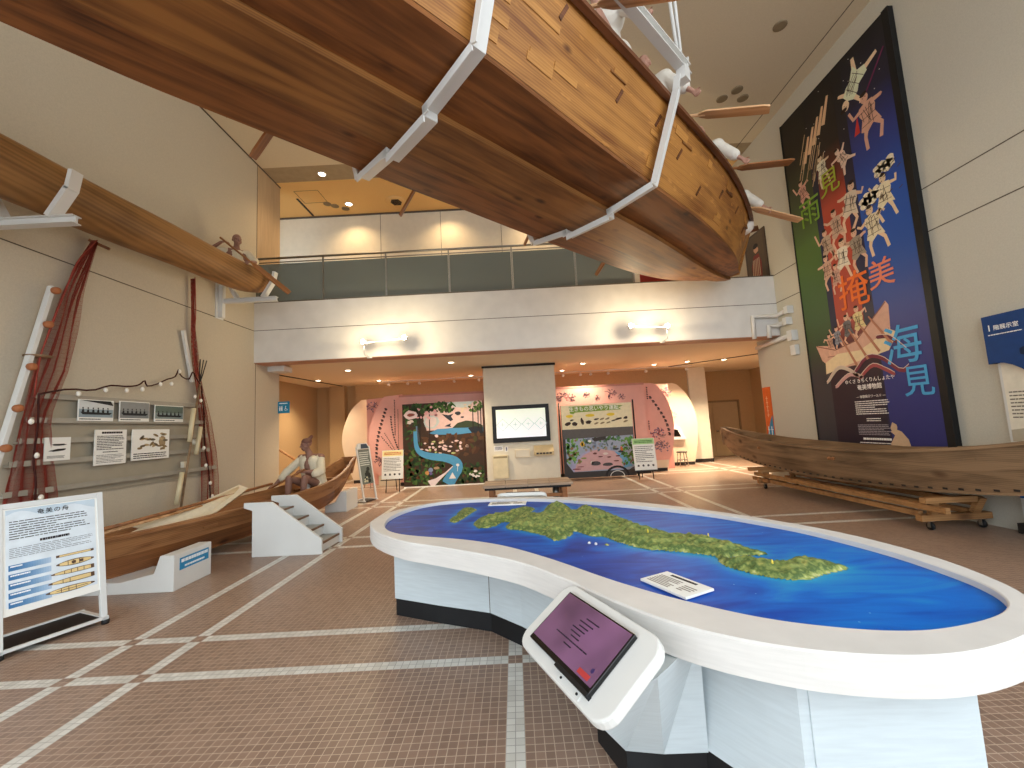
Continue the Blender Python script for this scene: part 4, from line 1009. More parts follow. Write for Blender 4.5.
# ================================================================== RELIEF MAP TABLE
OUTER = [(-1.37,3.98),(-1.30,3.74),(-1.15,3.48),(-.87,3.18),(-.58,2.99),(-.33,2.82),(-.02,2.57),(.21,2.27),(.4,1.97),(.56,1.76),(.72,1.62),(.94,1.5),(1.17,1.44),(1.36,1.43),(1.54,1.46),(1.74,1.53),(1.91,1.63),(2.04,1.77),(2.13,1.96),(2.18,2.31),(2.11,2.78),(1.88,3.28),(1.48,3.86),(.92,4.42),(.41,4.74),(-.2,4.9),(-.69,4.9),(-1.13,4.62),(-1.33,4.3)]
INNER = [(-1.22,3.92),(-1.15,3.66),(-1.02,3.47),(-.82,3.33),(-.42,3.15),(-.11,2.93),(.18,2.6),(.4,2.29),(.55,2.1),(.7,1.94),(.94,1.74),(1.18,1.63),(1.37,1.59),(1.53,1.6),(1.76,1.66),(1.92,1.75),(2.02,1.9),(2.06,2.12),(2.05,2.46),(1.94,2.92),(1.78,3.24),(1.5,3.65),(1.0,4.12),(.52,4.5),(.1,4.71),(-.38,4.82),(-.82,4.79),(-1.05,4.64),(-1.18,4.38),(-1.23,4.12)]
ZT = .80
tb = thing('map_table', 'large white bean-shaped table with a painted blue sea and green island relief', 'table', (.5, 3.2, 0))
def L2(p, z): return (p[0]-.5, p[1]-3.2, z)
def arclen(P, n):
    d = [0]
    for i in range(len(P)): d.append(d[-1]+(P[(i+1) % len(P)]-P[i]).length)
    out = []; k = 0
    for i in range(n):
        s_ = d[-1]*i/n
        while d[k+1] < s_: k += 1
        out.append(P[k].lerp(P[(k+1) % len(P)], (s_-d[k])/max(1e-9, d[k+1]-d[k])))
    return out
NO = 220
PO = arclen(cr([(p[0], p[1], 0) for p in OUTER], 400, True), NO)
PIc = arclen(cr([(p[0], p[1], 0) for p in INNER], 400, True), 600)
PIn = []
for p in PO:                                            # match each outer point to the nearest inner point, in order
    PIn.append(min(PIc, key=lambda q: (q-p).length))
for _ in range(3): PIn = [(PIn[i-1]+PIn[i]*2+PIn[(i+1) % NO])/4 for i in range(NO)]
prof = []
for i in range(NO):
    o_, n_ = PO[i], PIn[i]; d = (n_-o_).normalized()
    prof.append([L2(n_, .765), L2(n_, ZT-.004), L2(n_-d*.006, ZT), L2(o_+d*.008, ZT), L2(o_, ZT-.008), L2(o_, ZT-.13), L2(o_+d*.3, ZT-.13), ])
prof.append(prof[0])
q = MB(); q.grid(prof, False)
o = q.build('rim', M['rim'], tb)
for p in o.data.polygons: p.use_smooth = False
# sea bed, painted: deep blue, turquoise along the coasts
MAIN = [(-0.087,3.731),(0.008,3.966),(0.193,4.013),(0.295,4.405),(0.433,4.485),(0.495,4.282),(0.521,4.026),(0.616,4.249),(0.746,4.066),(0.834,3.763),(0.908,3.503),(0.973,3.277),(1.05,3.134),(1.129,3.025),(1.245,2.957),(1.313,2.86),(1.382,2.73),(1.416,2.651),(1.451,2.56),(1.341,2.563),(1.238,2.556),(1.186,2.525),(1.297,2.484),(1.412,2.399),(1.548,2.465),(1.637,2.391),(1.703,2.284),(1.539,2.226),(1.412,2.167),(1.297,2.184),(1.213,2.256),(1.154,2.349),(1.122,2.445),(1.147,2.572),(1.078,2.642),(0.974,2.703),(0.859,2.75),(0.753,2.845),(0.654,3.007),(0.606,3.129),(0.507,3.173),(0.422,3.328),(0.374,3.212),(0.251,3.085),(0.173,3.252),(0.034,3.41),(-0.033,3.465),(-0.119,3.54)]
PEN = [(-0.404,3.804),(-0.326,4.011),(-0.151,4.1),(0.012,4.325),(0.159,4.286),(0.111,4.132),(0.045,3.92),(-0.05,3.771),(-0.16,3.748),(-0.226,3.608),(-0.348,3.59)]
ISA = [(-0.65,3.945),(-0.617,4.119),(-0.594,4.421),(-0.441,4.402),(-0.467,4.239),(-0.522,4.003),(-0.578,3.843)]
ISLETS = [[(-.36+.02*math.cos(a*.9), 3.72+.03*math.sin(a*.9)) for a in range(7)], [(1.16+.05*math.cos(a*.9)*.8, 2.66+.05*math.sin(a*.9)) for a in range(7)], [(.58+.016*math.cos(a*.9), 2.93+.02*math.sin(a*.9)) for a in range(7)]]
def sea_mat():
    m, nt, b = _new('painted_sea'); N = nt.nodes.new; L = nt.links.new
    at = N('ShaderNodeVertexColor'); at.layer_name = 'shore'
    tc = N('ShaderNodeTexCoord'); n1 = N('ShaderNodeTexNoise'); n1.inputs['Scale'].default_value = 2.2; n1.inputs['Detail'].default_value = 6; n1.inputs['Distortion'].default_value = 1.2
    mp = N('ShaderNodeMapping'); mp.inputs['Rotation'].default_value = (0, 0, .6); mp.inputs['Scale'].default_value = (.8, 2.6, 1)
    L(tc.outputs['Object'], mp.inputs[0]); L(mp.outputs[0], n1.inputs['Vector'])
    sp = N('ShaderNodeSeparateColor'); L(at.outputs['Color'], sp.inputs[0])
    ad = N('ShaderNodeMath'); ad.operation = 'MULTIPLY_ADD'; ad.inputs[1].default_value = .8; L(n1.outputs['Fac'], ad.inputs[0]); L(sp.outputs[0], ad.inputs[2])
    rp = N('ShaderNodeValToRGB'); e = rp.color_ramp.elements
    e[0].position = .2; e[0].color = hexc('08246E')+(1,); e[1].position = .95; e[1].color = hexc('2E9CCB')+(1,)
    a = e.new(.42); a.color = hexc('0A48AE')+(1,); a = e.new(.62); a.color = hexc('0E6CCB')+(1,)
    L(ad.outputs[0], rp.inputs['Fac'])
    vo = N('ShaderNodeTexVoronoi'); vo.inputs['Scale'].default_value = 9; L(tc.outputs['Object'], vo.inputs['Vector'])
    lt = N('ShaderNodeMath'); lt.operation = 'LESS_THAN'; lt.inputs[1].default_value = .035; L(vo.outputs['Distance'], lt.inputs[0])
    mx = N('ShaderNodeMix'); mx.data_type = 'RGBA'; L(lt.outputs[0], mx.inputs['Factor']); L(rp.outputs[0], mx.inputs['A']); mx.inputs['B'].default_value = hexc('7FB2D8')+(1,)
    L(mx.outputs['Result'], b.inputs['Base Color']); b.inputs['Roughness'].default_value = .45; b.inputs['Specular IOR Level'].default_value = .15
    bp = N('ShaderNodeBump'); bp.inputs['Strength'].default_value = .12; bp.inputs['Distance'].default_value = .004; L(n1.outputs['Fac'], bp.inputs['Height']); L(bp.outputs[0], b.inputs['Normal'])
    return m
SEAP = [(p.x, p.y) for p in PIc[::6]]
OUTP = [(p.x, p.y) for p in PO[::2]]
vs = []; fs = []; idx = {}; shore = []
c_ = .03
def vid(i, j):
    if (i, j) not in idx:
        x, y = -1.5+i*c_, 1.3+j*c_; idx[(i, j)] = len(vs); vs.append(L2((x, y), .768))
        d = min(pdist((x, y), P) for P in (MAIN, PEN, ISA)); e_ = max(0, (x-.55)/1.4)
        south = max(0, min(1, (x*.9-(y-2.2)*.25)/1.5))
        shore.append(max(0, .38*math.exp(-d/.05))+.2*math.exp(-d/.3)*.5+.26*south-.08)
    return idx[(i, j)]
for i in range(127):
    for j in range(123):
        x, y = -1.5+(i+.5)*c_, 1.3+(j+.5)*c_
        if inside((x, y), SEAP) or (pdist((x, y), SEAP) < .06 and inside((x, y), OUTP)): fs.append((vid(i, j), vid(i+1, j), vid(i+1, j+1), vid(i, j+1)))
q = MB(True); q.add(vs, fs); so = q.build('sea_panel', sea_mat(), tb)
cl_ = so.data.color_attributes.new('shore', 'FLOAT_COLOR', 'POINT')
for i, s_ in enumerate(shore): cl_.data[i].color = (s_, s_, s_, 1)
# island relief
def land_mat():
    m, nt, b = _new('painted_island'); N = nt.nodes.new; L = nt.links.new
    at = N('ShaderNodeVertexColor'); at.layer_name = 'land'; sp = N('ShaderNodeSeparateColor'); L(at.outputs['Color'], sp.inputs[0])
    tc = N('ShaderNodeTexCoord'); n1 = N('ShaderNodeTexNoise'); n1.inputs['Scale'].default_value = 34; n1.inputs['Detail'].default_value = 5; L(tc.outputs['Object'], n1.inputs['Vector'])
    ad = N('ShaderNodeMath'); ad.operation = 'MULTIPLY_ADD'; ad.inputs[1].default_value = .9; L(n1.outputs['Fac'], ad.inputs[0]); L(sp.outputs[0], ad.inputs[2])
    rp = N('ShaderNodeValToRGB'); e = rp.color_ramp.elements
    e[0].position = .1; e[0].color = hexc('7FC0B8')+(1,); e[1].position = 1.; e[1].color = hexc('B4B062')+(1,)
    for p_, h_ in ((.28, 'C2BE82'), (.42, '8F9A50'), (.6, '47602F'), (.78, '7D8A48')): a = e.new(p_); a.color = hexc(h_)+(1,)
    L(ad.outputs[0], rp.inputs['Fac']); L(rp.outputs[0], b.inputs['Base Color']); b.inputs['Roughness'].default_value = .75
    return m
LM = land_mat()
def relief(name, poly, cell, hmax, coast=0):
    xs_ = [p[0] for p in poly]; ys_ = [p[1] for p in poly]; x0, y0 = min(xs_)-cell, min(ys_)-cell; nx = int((max(xs_)-x0)/cell)+2; ny = int((max(ys_)-y0)/cell)+2
    P = cr([(p[0], p[1], 0) for p in poly], len(poly)*5, True); P = [(p.x+.012*noise.noise((p.x*25, p.y*25, 1)), p.y+.012*noise.noise((p.x*25, p.y*25, 5))) for p in P]
    vs = []; fs = []; idx = {}; col = []
    def vid(i, j):
        if (i, j) not in idx:
            x, y = x0+i*cell, y0+j*cell; ins = inside((x, y), P); d = pdist((x, y), P); h = 0
            if ins:
                n1 = noise.noise((x*9, y*9, 0)); n2 = noise.noise((x*22, y*22, 3)); n3 = noise.noise((x*48, y*48, 6)); rg = 1-abs(noise.noise((x*14, y*14, 9)))*2
                h = min(1, d/.09)*hmax*(.5+.35*n1+.2*n2+.5*max(0, rg))+min(1, d/.02)*.012+n3*.008*min(1, d/.03)
            idx[(i, j)] = len(vs); vs.append(L2((x, y), .7685+max(0, h))); col.append(min(.3, (d/.05)*.25) if ins else -.4)
        return idx[(i, j)]
    for i in range(nx):
        for j in range(ny):
            if inside((x0+(i+.5)*cell, y0+(j+.5)*cell), P): fs.append((vid(i, j), vid(i+1, j), vid(i+1, j+1), vid(i, j+1)))
    q = MB(True); q.add(vs, fs); o = q.build(name, LM, tb); ca = o.data.color_attributes.new('land', 'FLOAT_COLOR', 'POINT')
    for i, s_ in enumerate(col): ca.data[i].color = (max(0, s_),)*3+(1,)
relief('island_relief', MAIN, .011, .042); relief('island_relief', PEN, .011, .035); relief('island_relief', ISA, .011, .03)
for P in ISLETS: relief('islet_relief', P, .008, .01)
for (x, y) in ((.47, 2.98), (.51, 2.95)): tb_ = MB(True).lathe([(.009, 0), (.011, .006), (.006, .014)], L2((x, y), .768), 10).build('map_pin', M['white'], tb)
for (x, y) in ((.62, 3.7), (.42, 3.9), (1.32, 2.3), (.9, 3.05), (1.24, 2.86)): MB(True).lathe([(.004, 0), (.006, .01), (.003, .03)], L2((x, y), .8), 8).build('map_pin', pm('yellow_pin', 'D8C24A', .5), tb)
# cabinet under the rim
BASE = [(-1.14,3.87),(-.72,3.67),(-.27,3.475),(-.02,3.22),(.22,2.9),(.44,2.52),(.62,2.2),(.776,1.99),(.92,1.76),(.99,1.66),(1.62,1.63),(1.9,2.2),(1.75,2.95),(1.3,3.7),(.6,4.35),(-.3,4.68),(-.85,4.6),(-1.1,4.3)]
q = MB(); q.prism([L2(p, .14) for p in BASE], (0, 0, .535)); q.build('cabinet', M['pale'], tb)
cx, cy = .4, 3.2
q = MB(); q.prism([L2((p[0]+(cx-p[0])*.008, p[1]+(cy-p[1])*.008), 0) for p in BASE], (0, 0, .142)); q.build('kick_board', M['black'], tb)
def on_base(a, b, u0, u1, z0, z1, name, m, th=.006):
    a = V((a[0], a[1], 0)); b = V((b[0], b[1], 0)); d = b-a; nn = V((d.y, -d.x, 0)).normalized()
    if nn.dot(a-V((cx, cy, 0))) < 0: nn = -nn
    p0 = a+d*u0; p1 = a+d*u1; q = MB(); q.prism([L2(p0, z0), L2(p1, z0), L2(p1, z1), L2(p0, z1)], nn*th); return q.build(name, m, tb)
on_base((.99, 1.66), (1.62, 1.63), .06, .93, .17, .66, 'door_panel', M['pale'])
on_base((-.72, 3.67), (-.27, 3.475), .99, 1.0, .14, .67, 'joint', M['seam'], .002)
# explanatory plates on the map
def map_plate(c, u, w_, h_, label, z=.772):
    u = V((u[0], u[1], 0)).normalized(); t = thing('caption_plate', label, 'plate', (c[0], c[1], z), math.atan2(u.y, u.x))
    MB().box(-w_/2, w_/2, -h_/2, h_/2, 0, .012).build('plate', M['paper'], t, bevel=.002)
    q = MB(); q.X = Matrix.Translation((0, 0, .012)) @ Matrix.Rotation(-PI/2, 4, 'X') 
    q.X = Matrix(((1, 0, 0, 0), (0, 0, 1, 0), (0, -1, 0, .0125), (0, 0, 0, 1)))
    q.mat(M['ink']); lines(q, -w_*.3, w_*.25, h_*.28, h_*.4, 1, 0, .8, 0)
    q.mat(flat('8A8074')); lines(q, -w_*.42, w_*.1, -h_*.4, h_*.2, 7, 0, .4); lines(q, w_*.16, w_*.42, -h_*.3, h_*.1, 4, 0, .4)
    q.build('print', None, t)
map_plate((.757, 2.17), (.13, -.26), .29, .19, 'white caption plate lying on the blue sea in front of the island')
map_plate((-.12, 4.6), (1, -.1), .4, .17, 'pale caption plate lying near the far rim of the map')
# ================================================================== TOUCH-SCREEN STANDS
def kiosk_stand(name, label, A, B, Cc, D, ped, screen=True):
    """A,B upper edge, C,D lower edge of the sloping board (world)"""
    A, B, Cc, D = map(V, (A, B, Cc, D)); t = thing(name, label, 'stand', (*((A+B+Cc+D)/4).xy, 0)); o_ = V(t.location)
    ux = (B-A).normalized(); vz = (A-D); vz = (vz-ux*vz.dot(ux)).normalized(); nn = ux.cross(vz)
    Wd = (B-A).length; Hd = (A-D).length; mid = (A+B+Cc+D)/4
    X = Matrix((( ux.x, -nn.x, vz.x, mid.x-o_.x), (ux.y, -nn.y, vz.y, mid.y-o_.y), (ux.z, -nn.z, vz.z, mid.z), (0, 0, 0, 1)))
    r_ = .075; pts = []
    for sx, sz, a0 in ((1, 1, 0), (-1, 1, 90), (-1, -1, 180), (1, -1, 270)):
        for k in range(7):
            a = R(a0+15*k); pts.append((sx*(Wd/2-r_)+r_*math.cos(a), sz*(Hd/2-r_)+r_*math.sin(a)))
    q = MB(); q.X = X; q.prism([(p[0], 0, p[1]) for p in pts], (0, .045, 0)); q.build('top_board', M['white'], t, bevel=.008)
    if screen:
        w_, h_ = Wd*.7, Hd*.74; x0 = -.012
        q = MB(); q.X = X; q.box(x0-w_/2, x0+w_/2, -.022, .0, -h_/2, h_/2); dp = q.build('display', M['blackgloss'], t, bevel=.004)
        scm, nt, b = _new('purple_screen'); tc = nt.nodes.new('ShaderNodeTexCoord'); nz = nt.nodes.new('ShaderNodeTexNoise'); nz.inputs['Scale'].default_value = 3
        rp = nt.nodes.new('ShaderNodeValToRGB'); rp.color_ramp.elements[0].color = hexc('4A3446')+(1,); rp.color_ramp.elements[1].color = hexc('74506F')+(1,); rp.color_ramp.elements[0].position = .35; rp.color_ramp.elements[1].position = .65
        nt.links.new(tc.outputs['Object'], nz.inputs['Vector']); nt.links.new(nz.outputs['Fac'], rp.inputs['Fac']); nt.links.new(rp.outputs[0], b.inputs['Base Color']); nt.links.new(rp.outputs[0], b.inputs['Emission Color'])
        b.inputs['Emission Strength'].default_value = .35; b.inputs['Roughness'].default_value = .12
        q = MB(); q.X = X; q.rect(x0-w_/2+.008, x0+w_/2-.008, -h_/2+.022, h_/2-.008, -.022, .0008); q.build('screen', scm, dp)
        q = MB(); q.X = X; q.mat(flat('2A1C30'))
        for z, a, c in ((.075, -.02, .07), (.055, -.045, .05), (.037, -.03, .035), (.02, -.06, .03), (.002, -.05, .02), (-.015, -.03, .03), (-.035, -.12, .11), (-.055, -.035, .02)): lines(q, x0+a, x0+c, z-.003, z+.003, 1, -.023, .9, 0)
        q.mat(flat('B23A3A')).rect(x0+w_*.27, x0+w_*.42, -h_/2+.03, -h_/2+.05, -.023, .001); q.mat(flat('3A2A5A')).blob(x0+w_*.4, -h_*.24, .008, .01, -.023); q.build('screen_print', None, dp)
        q = MB(); q.X = X; q.box(x0+w_*.1, x0+w_*.42, -.006, 0, -h_/2-.035, -h_/2-.004); q.build('bracket_plate', M['whitemetal'], t)
        for k in (.14, .38):
            q = MB(True); q.X = X; q.lathe([(.005, 0), (.005, .004)], (x0+w_*k, -.006, -h_/2-.022), 8, 'Y'); q.build('screw', M['black'], t)
        q = MB(); q.X = X; q.box(x0+w_*.02, x0+w_*.5, -.024, -.0, -h_/2-.01, -h_/2+.006); q.build('clamp_bar', M['black'], t)
    if ped:
        bot = [V((p[0], p[1], .13))-o_ for p in ped[0]]; top = []
        for p in ped[1]:
            z = mid.z-((p[0]-mid.x)*nn.x+(p[1]-mid.y)*nn.y)/nn.z-.052; top.append(V((p[0], p[1], min(z, .668)))-o_)
        n_ = len(bot); q = MB(); q.add(bot+top, [tuple(range(n_))[::-1]]+[(n_, n_+k, n_+k+1) for k in range(1, n_-1)]+[(i, (i+1) % n_, n_+(i+1) % n_, n_+i) for i in range(n_)], False); q.build('pedestal', M['pale'], t)
        c0 = sum(bot, V())/n_; q = MB(); q.prism([(p+(c0-p)*.03)*1-V((0, 0, .13)) for p in bot], (0, 0, .13)); q.build('kick_board', M['black'], t)
    return t
kiosk_stand('touch_screen_stand', 'white sloping stand with a purple touch screen at the near side of the map table', (.24, 2.15, .82), (.505, 1.54, .82), (.196, 1.477, .62), (-.035, 2.03, .62), ([(.33, 2.28), (.42, 2.03), (.58, 2.0), (.776, 1.997), (.62, 2.3), (.45, 2.5)], [(.03, 1.95), (.22, 1.53), (.47, 1.62), (.73, 1.87), (.6, 2.2), (.36, 2.3)]))
kiosk_stand('touch_screen_stand', 'white sloping stand at the far side of the map table, only its top showing', (.32, 4.93, .835), (-.26, 4.99, .835), (-.22, 5.3, .66), (.36, 5.24, .66), ([(.25, 5.14), (-.14, 5.18), (-.16, 4.95), (.22, 4.9)], [(.25, 5.14), (-.14, 5.18), (-.16, 4.95), (.22, 4.9)]), True)
# ================================================================== RIGHT WEATHERED BOAT ON A DOLLY
RO = V((5.62, 7.2, 0))
RT = [(-4.0, .05, .98, .12, 1.42), (-3.6, .1, .8, .26, 1.32), (-3.0, .17, .64, .36, 1.2), (-2.3, .23, .54, .42, 1.09), (-1.5, .27, .47, .45, 1.01), (-.6, .28, .43, .46, .97), (.4, .27, .42, .45, .98), (1.3, .24, .43, .42, 1.01), (2.1, .2, .46, .37, 1.05), (2.8, .15, .52, .3, 1.12), (3.4, .1, .6, .2, 1.19), (3.8, .06, .74, .11, 1.25), (3.98, .04, .9, .07, 1.28)]
rb, RS = small_boat('plank_boat', 'long weathered brown boat on a wheeled wooden dolly along the right wall', RO, R(90.8), RT, (M['boatR'], M['boatR'], M['boatR']), 56)
def RBp(x, y, z):
    a = R(90.8); return RO+V((x*math.cos(a)-y*math.sin(a), x*math.sin(a)+y*math.cos(a), z))
for k in range(34):                                     # nail heads along the lower seam
    x = -2.9+.18*k; b_, zb, g_, zg = lerp_tab(RT, x); MB().box(x-.03, x+.03, b_+.02+.032, b_+.05, zb+.035, zb+.06).build('nail_patch', M['skirt'], rb)
for xx in (-2.2, -.5, 1.2, 2.6):
    b_, zb, g_, zg = lerp_tab(RT, xx); MB().box(xx-.1, xx+.1, -g_+.03, g_-.03, zg-.14, zg-.11).build('thwart', M['boatR'], rb)
for xx in (-.25, -.17, 1.9): 
    b_, zb, g_, zg = lerp_tab(RT, xx); q = MB(True); q.lathe([(.022, 0), (.03, .02), (.02, .045)], (xx, 0, 0), 8, 'Y'); o = q.build('peg', M['paddle'], rb, loc=(0, g_-.01, zg-.17)); o.rotation_euler.x = PI
def caster(t, x, y, big=.05):
    c = MB(); c.lathe([(big*.5, -.016), (big, -.014), (big, .014), (big*.5, .016)], (x, y, big), 16, 'X'); w_ = c.build('wheel', M['black'], t)
    f = MB(); f.box(x-.024, x-.018, y-.02, y+.02, big*.7, big*2+.02); f.box(x+.018, x+.024, y-.02, y+.02, big*.7, big*2+.02); f.box(x-.03, x+.03, y-.035, y+.035, big*2+.012, big*2+.022); f.build('caster_fork', M['steel'], w_)
t = thing('boat_dolly', 'pine timber dolly on casters carrying the weathered boat', 'dolly', (0, 0, 0))
for y in (5.55, 9.1):
    MB().box(5.12, 6.02, y-.045, y+.045, .12, .2).build('cross_beam', M['pine'], t); MB().box(5.1, 5.75, y-.15, y-.06, .36, .43).build('saddle_beam', M['pine'], t)
    for x in (5.28, 5.82): MB().bar((x, y-.02, .2), (x+(.03 if x > 5.5 else -.03), y-.1, .4), .09, .06, (0, 1, 0)).build('upright', M['pine'], t)
    for x in (5.26, 5.92): caster(t, x, y)
for x, z, y0, y1 in ((5.16, .31, 5.2, 9.25), (5.2, .2, 5.6, 9.4), (5.88, .31, 5.56, 9.2), (5.84, .2, 5.6, 9.3)): MB().box(x-.03, x+.03, y0, y1, z-.035, z+.035).build('long_beam', M['pine'], t)
MB().box(5.0, 5.6, 9.15, 9.25, .38, .45).build('end_chock', M['pine'], t)
# ================================================================== TALL BANNER ON THE RIGHT WALL
def onwallR(name, label, cat, y, z, x=XR, group=None): return thing(name, label, cat, (x, y, z), -PI/2, group)   # local x = -Y, faces -X
bn = onwallR('hanging_banner', 'huge black framed banner with green, red and blue stripes and brush characters', 'banner', 8.48, .72)
BW, BH = 2.64, 7.0
q = MB(); q.box(0, BW, -.07, 0, 0, BH); q.build('backing', M['black'], bn, bevel=.004)
q = MB(); q.box(0, .03, -.08, -.07, 0, BH); q.box(BW-.11, BW, -.09, -.07, 0, BH); q.build('edge_frame', M['black'], bn)
def stripe(name, stops):
    m, nt, b = _new(name); N = nt.nodes.new; L = nt.links.new
    tc = N('ShaderNodeTexCoord'); sx = N('ShaderNodeSeparateXYZ'); L(tc.outputs['Object'], sx.inputs[0]); mr = N('ShaderNodeMapRange'); mr.inputs['From Max'].default_value = BH; L(sx.outputs['Z'], mr.inputs['Value'])
    rp = N('ShaderNodeValToRGB'); e = rp.color_ramp.elements
    e[0].position, e[0].color = stops[0][0], hexc(stops[0][1])+(1,); e[1].position, e[1].color = stops[-1][0], hexc(stops[-1][1])+(1,)
    for p_, h_ in stops[1:-1]: a = e.new(p_); a.color = hexc(h_)+(1,)
    L(mr.outputs[0], rp.inputs['Fac']); L(rp.outputs[0], b.inputs['Base Color']); b.inputs['Roughness'].default_value = .5
    return m
nav = stripe('banner_navy', [(.0, '1B1A3A'), (.25, '1B1530'), (.6, '1B1C44'), (.85, '14131C'), (1, '0B0A0C')])
grn = stripe('banner_green', [(.0, '34343C'), (.22, '32343A'), (.34, '37502C'), (.6, '4A6A28'), (.74, '35401E'), (.85, '191710'), (1, '0C0B0C')])
red = stripe('banner_red', [(.0, '1D1224'), (.2, '2B1226'), (.3, '5A2026'), (.36, 'A8402C'), (.66, 'B8442E'), (.74, '6A2A20'), (.82, '1E1512'), (1, '0C0B0C')])
blu = stripe('banner_blue', [(.0, '23286A'), (.3, '26307C'), (.45, '1A4C9C'), (.6, '1B50A8'), (.76, '26347A'), (.86, '1A1A34'), (1, '0D0C10')])
Y0 = -.0715
q = MB()
q.mat(nav).rect(.03, BW-.11, .0, BH-.03, -.07, .001); q.mat(grn).rect(.03, .7, .0, BH-.03, Y0, .001); q.mat(red).rect(.85, 1.44, .0, BH-.03, Y0, .001); q.mat(blu).rect(1.66, BW-.11, .0, BH-.03, Y0, .001)
q.mat(stripe('banner_maroon', [(0, '1B1026'), (.2, '221022'), (.27, '3A1626'), (1, '3A1626')])).rect(.52, 1.62, .0, 1.86, Y0-.001, .001)
q.build('print', None, bn)
def bp(Y, Z): return (8.48-Y, Z-.72)
# printed people: robes, limbs, heads, hatching lines
def figure_print(q, cx, cz, s, lean=0., robe='E6D2B4', skin='E2B795', seed=0, load=False, star=False):
    rnd = random.Random(seed); ca, sa = math.cos(lean), math.sin(lean)
    T = lambda x, z: (cx+(x*ca-z*sa)*s, cz+(x*sa+z*ca)*s)
    y = Y0-.002
    q.mat(flat(skin))
    legs = ([(-.06, -.2), (-.3, -.62)], [(.06, -.2), (.36, -.5)]) if star else ([(-.07, -.2), (-.16-.1*rnd.random(), -.48), (-.1-.1*rnd.random(), -.75)], [(.07, -.2), (.15+.12*rnd.random(), -.45), (.1+.2*rnd.random(), -.72)])
    for l in legs: q.stroke([T(*p) for p in l], [.13*s]+[.08*s]*(len(l)-1), y)
    for l in ([(-.12, .16), (-.3-.1*rnd.random(), .02+.25*rnd.random()), (-.42, .1+.4*rnd.random())], [(.12, .16), (.28+.1*rnd.random(), .1+.2*rnd.random()), (.36, .3*rnd.random()+.1)]): q.stroke([T(*p) for p in l], [.1*s, .075*s, .06*s], y)
    q.mat(flat(robe)); q.plate([T(*p) for p in ((-.17, .22), (0, .26), (.17, .22), (.2, .05), (.16, -.08), (.26, -.36), (.06, -.3), (-.1, -.4), (-.24, -.3), (-.15, -.06), (-.2, .06))], y-.0012, .001)
    q.mat(flat(skin)); q.blob(*T(0, .36), .1*s, .12*s, y-.0015, .001, 10, .06)
    q.mat(flat('33261F')); q.blob(*T(0, .45), .09*s, .05*s, y-.003, .001, 8, .1)
    q.mat(flat('4A382E'))
    for k in range(7): a = rnd.uniform(-.14, .14); q.stroke([T(a, .18-.05*k*.3), T(a+rnd.uniform(-.1, .1), -.28+.03*k)], .011*s, y-.003, .0008)
    for k in range(3): q.stroke([T(-.2, .1-.16*k), T(.18, .06-.15*k)], .011*s, y-.003, .0008)
    for dx in (-.035, .035): q.blob(*T(dx, .37), .012*s, .012*s, y-.003, .0008, 6, 0)
    if load:
        q.mat(flat('EBDDBE'))
        for k in range(8): q.blob(*T(-.1+.13*(k % 4), .55+.12*(k//4)+.05*(k % 2)), .12*s, .1*s, y-.004, .0008)
        q.mat(flat('55402F'))
        for k in range(14): a = rnd.uniform(-.25, .45); c = rnd.uniform(-.2, .6); q.stroke([T(a, c), T(a+.1, c+.05)], .016*s, y-.0055, .0008)
ill = MB()
FIG = [(6.62, 7.05, .62, 2.4, 'DCE0C0', 'E8C9A4', True), (6.42, 6.42, .62, .1, 'D8A58C', 'D8A58C', False), (7.03, 6.05, .4, .5, 'E8C9B0', 'E8C9B0', True), (7.5, 6.16, .42, .1, 'E6DCC0', 'E2C7A0', False), (8.05, 6.0, .42, .2, 'D8A08C', 'DDB095', False),
       (7.42, 5.62, .0, 0, '', '', False), (7.35, 4.95, .5, .1, 'C7A48C', 'DDB297', False), (6.98, 5.2, .56, -.2, 'DCC9B0', 'E2BC9C', False), (7.62, 4.72, .46, .1, 'BDA088', 'D9AD92', False), (7.3, 4.35, .5, -.05, 'E4D6C0', 'E2BC9C', False), (6.98, 4.4, .5, .1, '9C8C7A', 'D9AD92', False), (7.68, 4.25, .44, .1, 'C9A088', 'D9AD92', False), (7.5, 4.05, .36, 0, 'C79A88', 'D9AD92', False), (6.62, 4.6, .55, .1, 'E0D2B0', 'E2C29C', False)]
for k, (Y, Z, s, ln, rb_, sk, st) in enumerate(FIG):
    if s: figure_print(ill, *bp(Y, Z), s*1.25, ln, rb_, sk, k, k == 13, st)
figure_print(ill, *bp(6.34, 5.0), .62, 0, 'E6D8B4', 'E4C8A2', 77, True)
ill.mat(flat('6A2C50')); ill.stroke([bp(6.4, 6.75), bp(6.0, 7.2)], .03, Y0-.004)
ill.mat(flat('C23A34')); ill.plate([bp(6.72, 6.2), bp(6.62, 6.5), bp(6.6, 6.2)], Y0-.004, .001)
ill.mat(flat('BFA07A'))
for k in range(14): a = random.uniform(7.55, 8.1); z = random.uniform(5.9, 6.6); ill.stroke([bp(a, z), bp(a-.22, z+.5)], .02, Y0-.002)
ill.mat(flat('DDB58C'))
for k in range(5): ill.stroke([bp(7.9-.14*k, 6.5+.1*k), bp(7.72-.14*k, 6.95+.1*k)], [.09, .05], Y0-.003)
ill.mat(flat('F0EEE6'))
for k in range(16): ill.blob(*bp(random.uniform(6.1, 8.3), random.uniform(6.3, 7.6)), .008, .008, Y0-.002, .001, 6, 0)
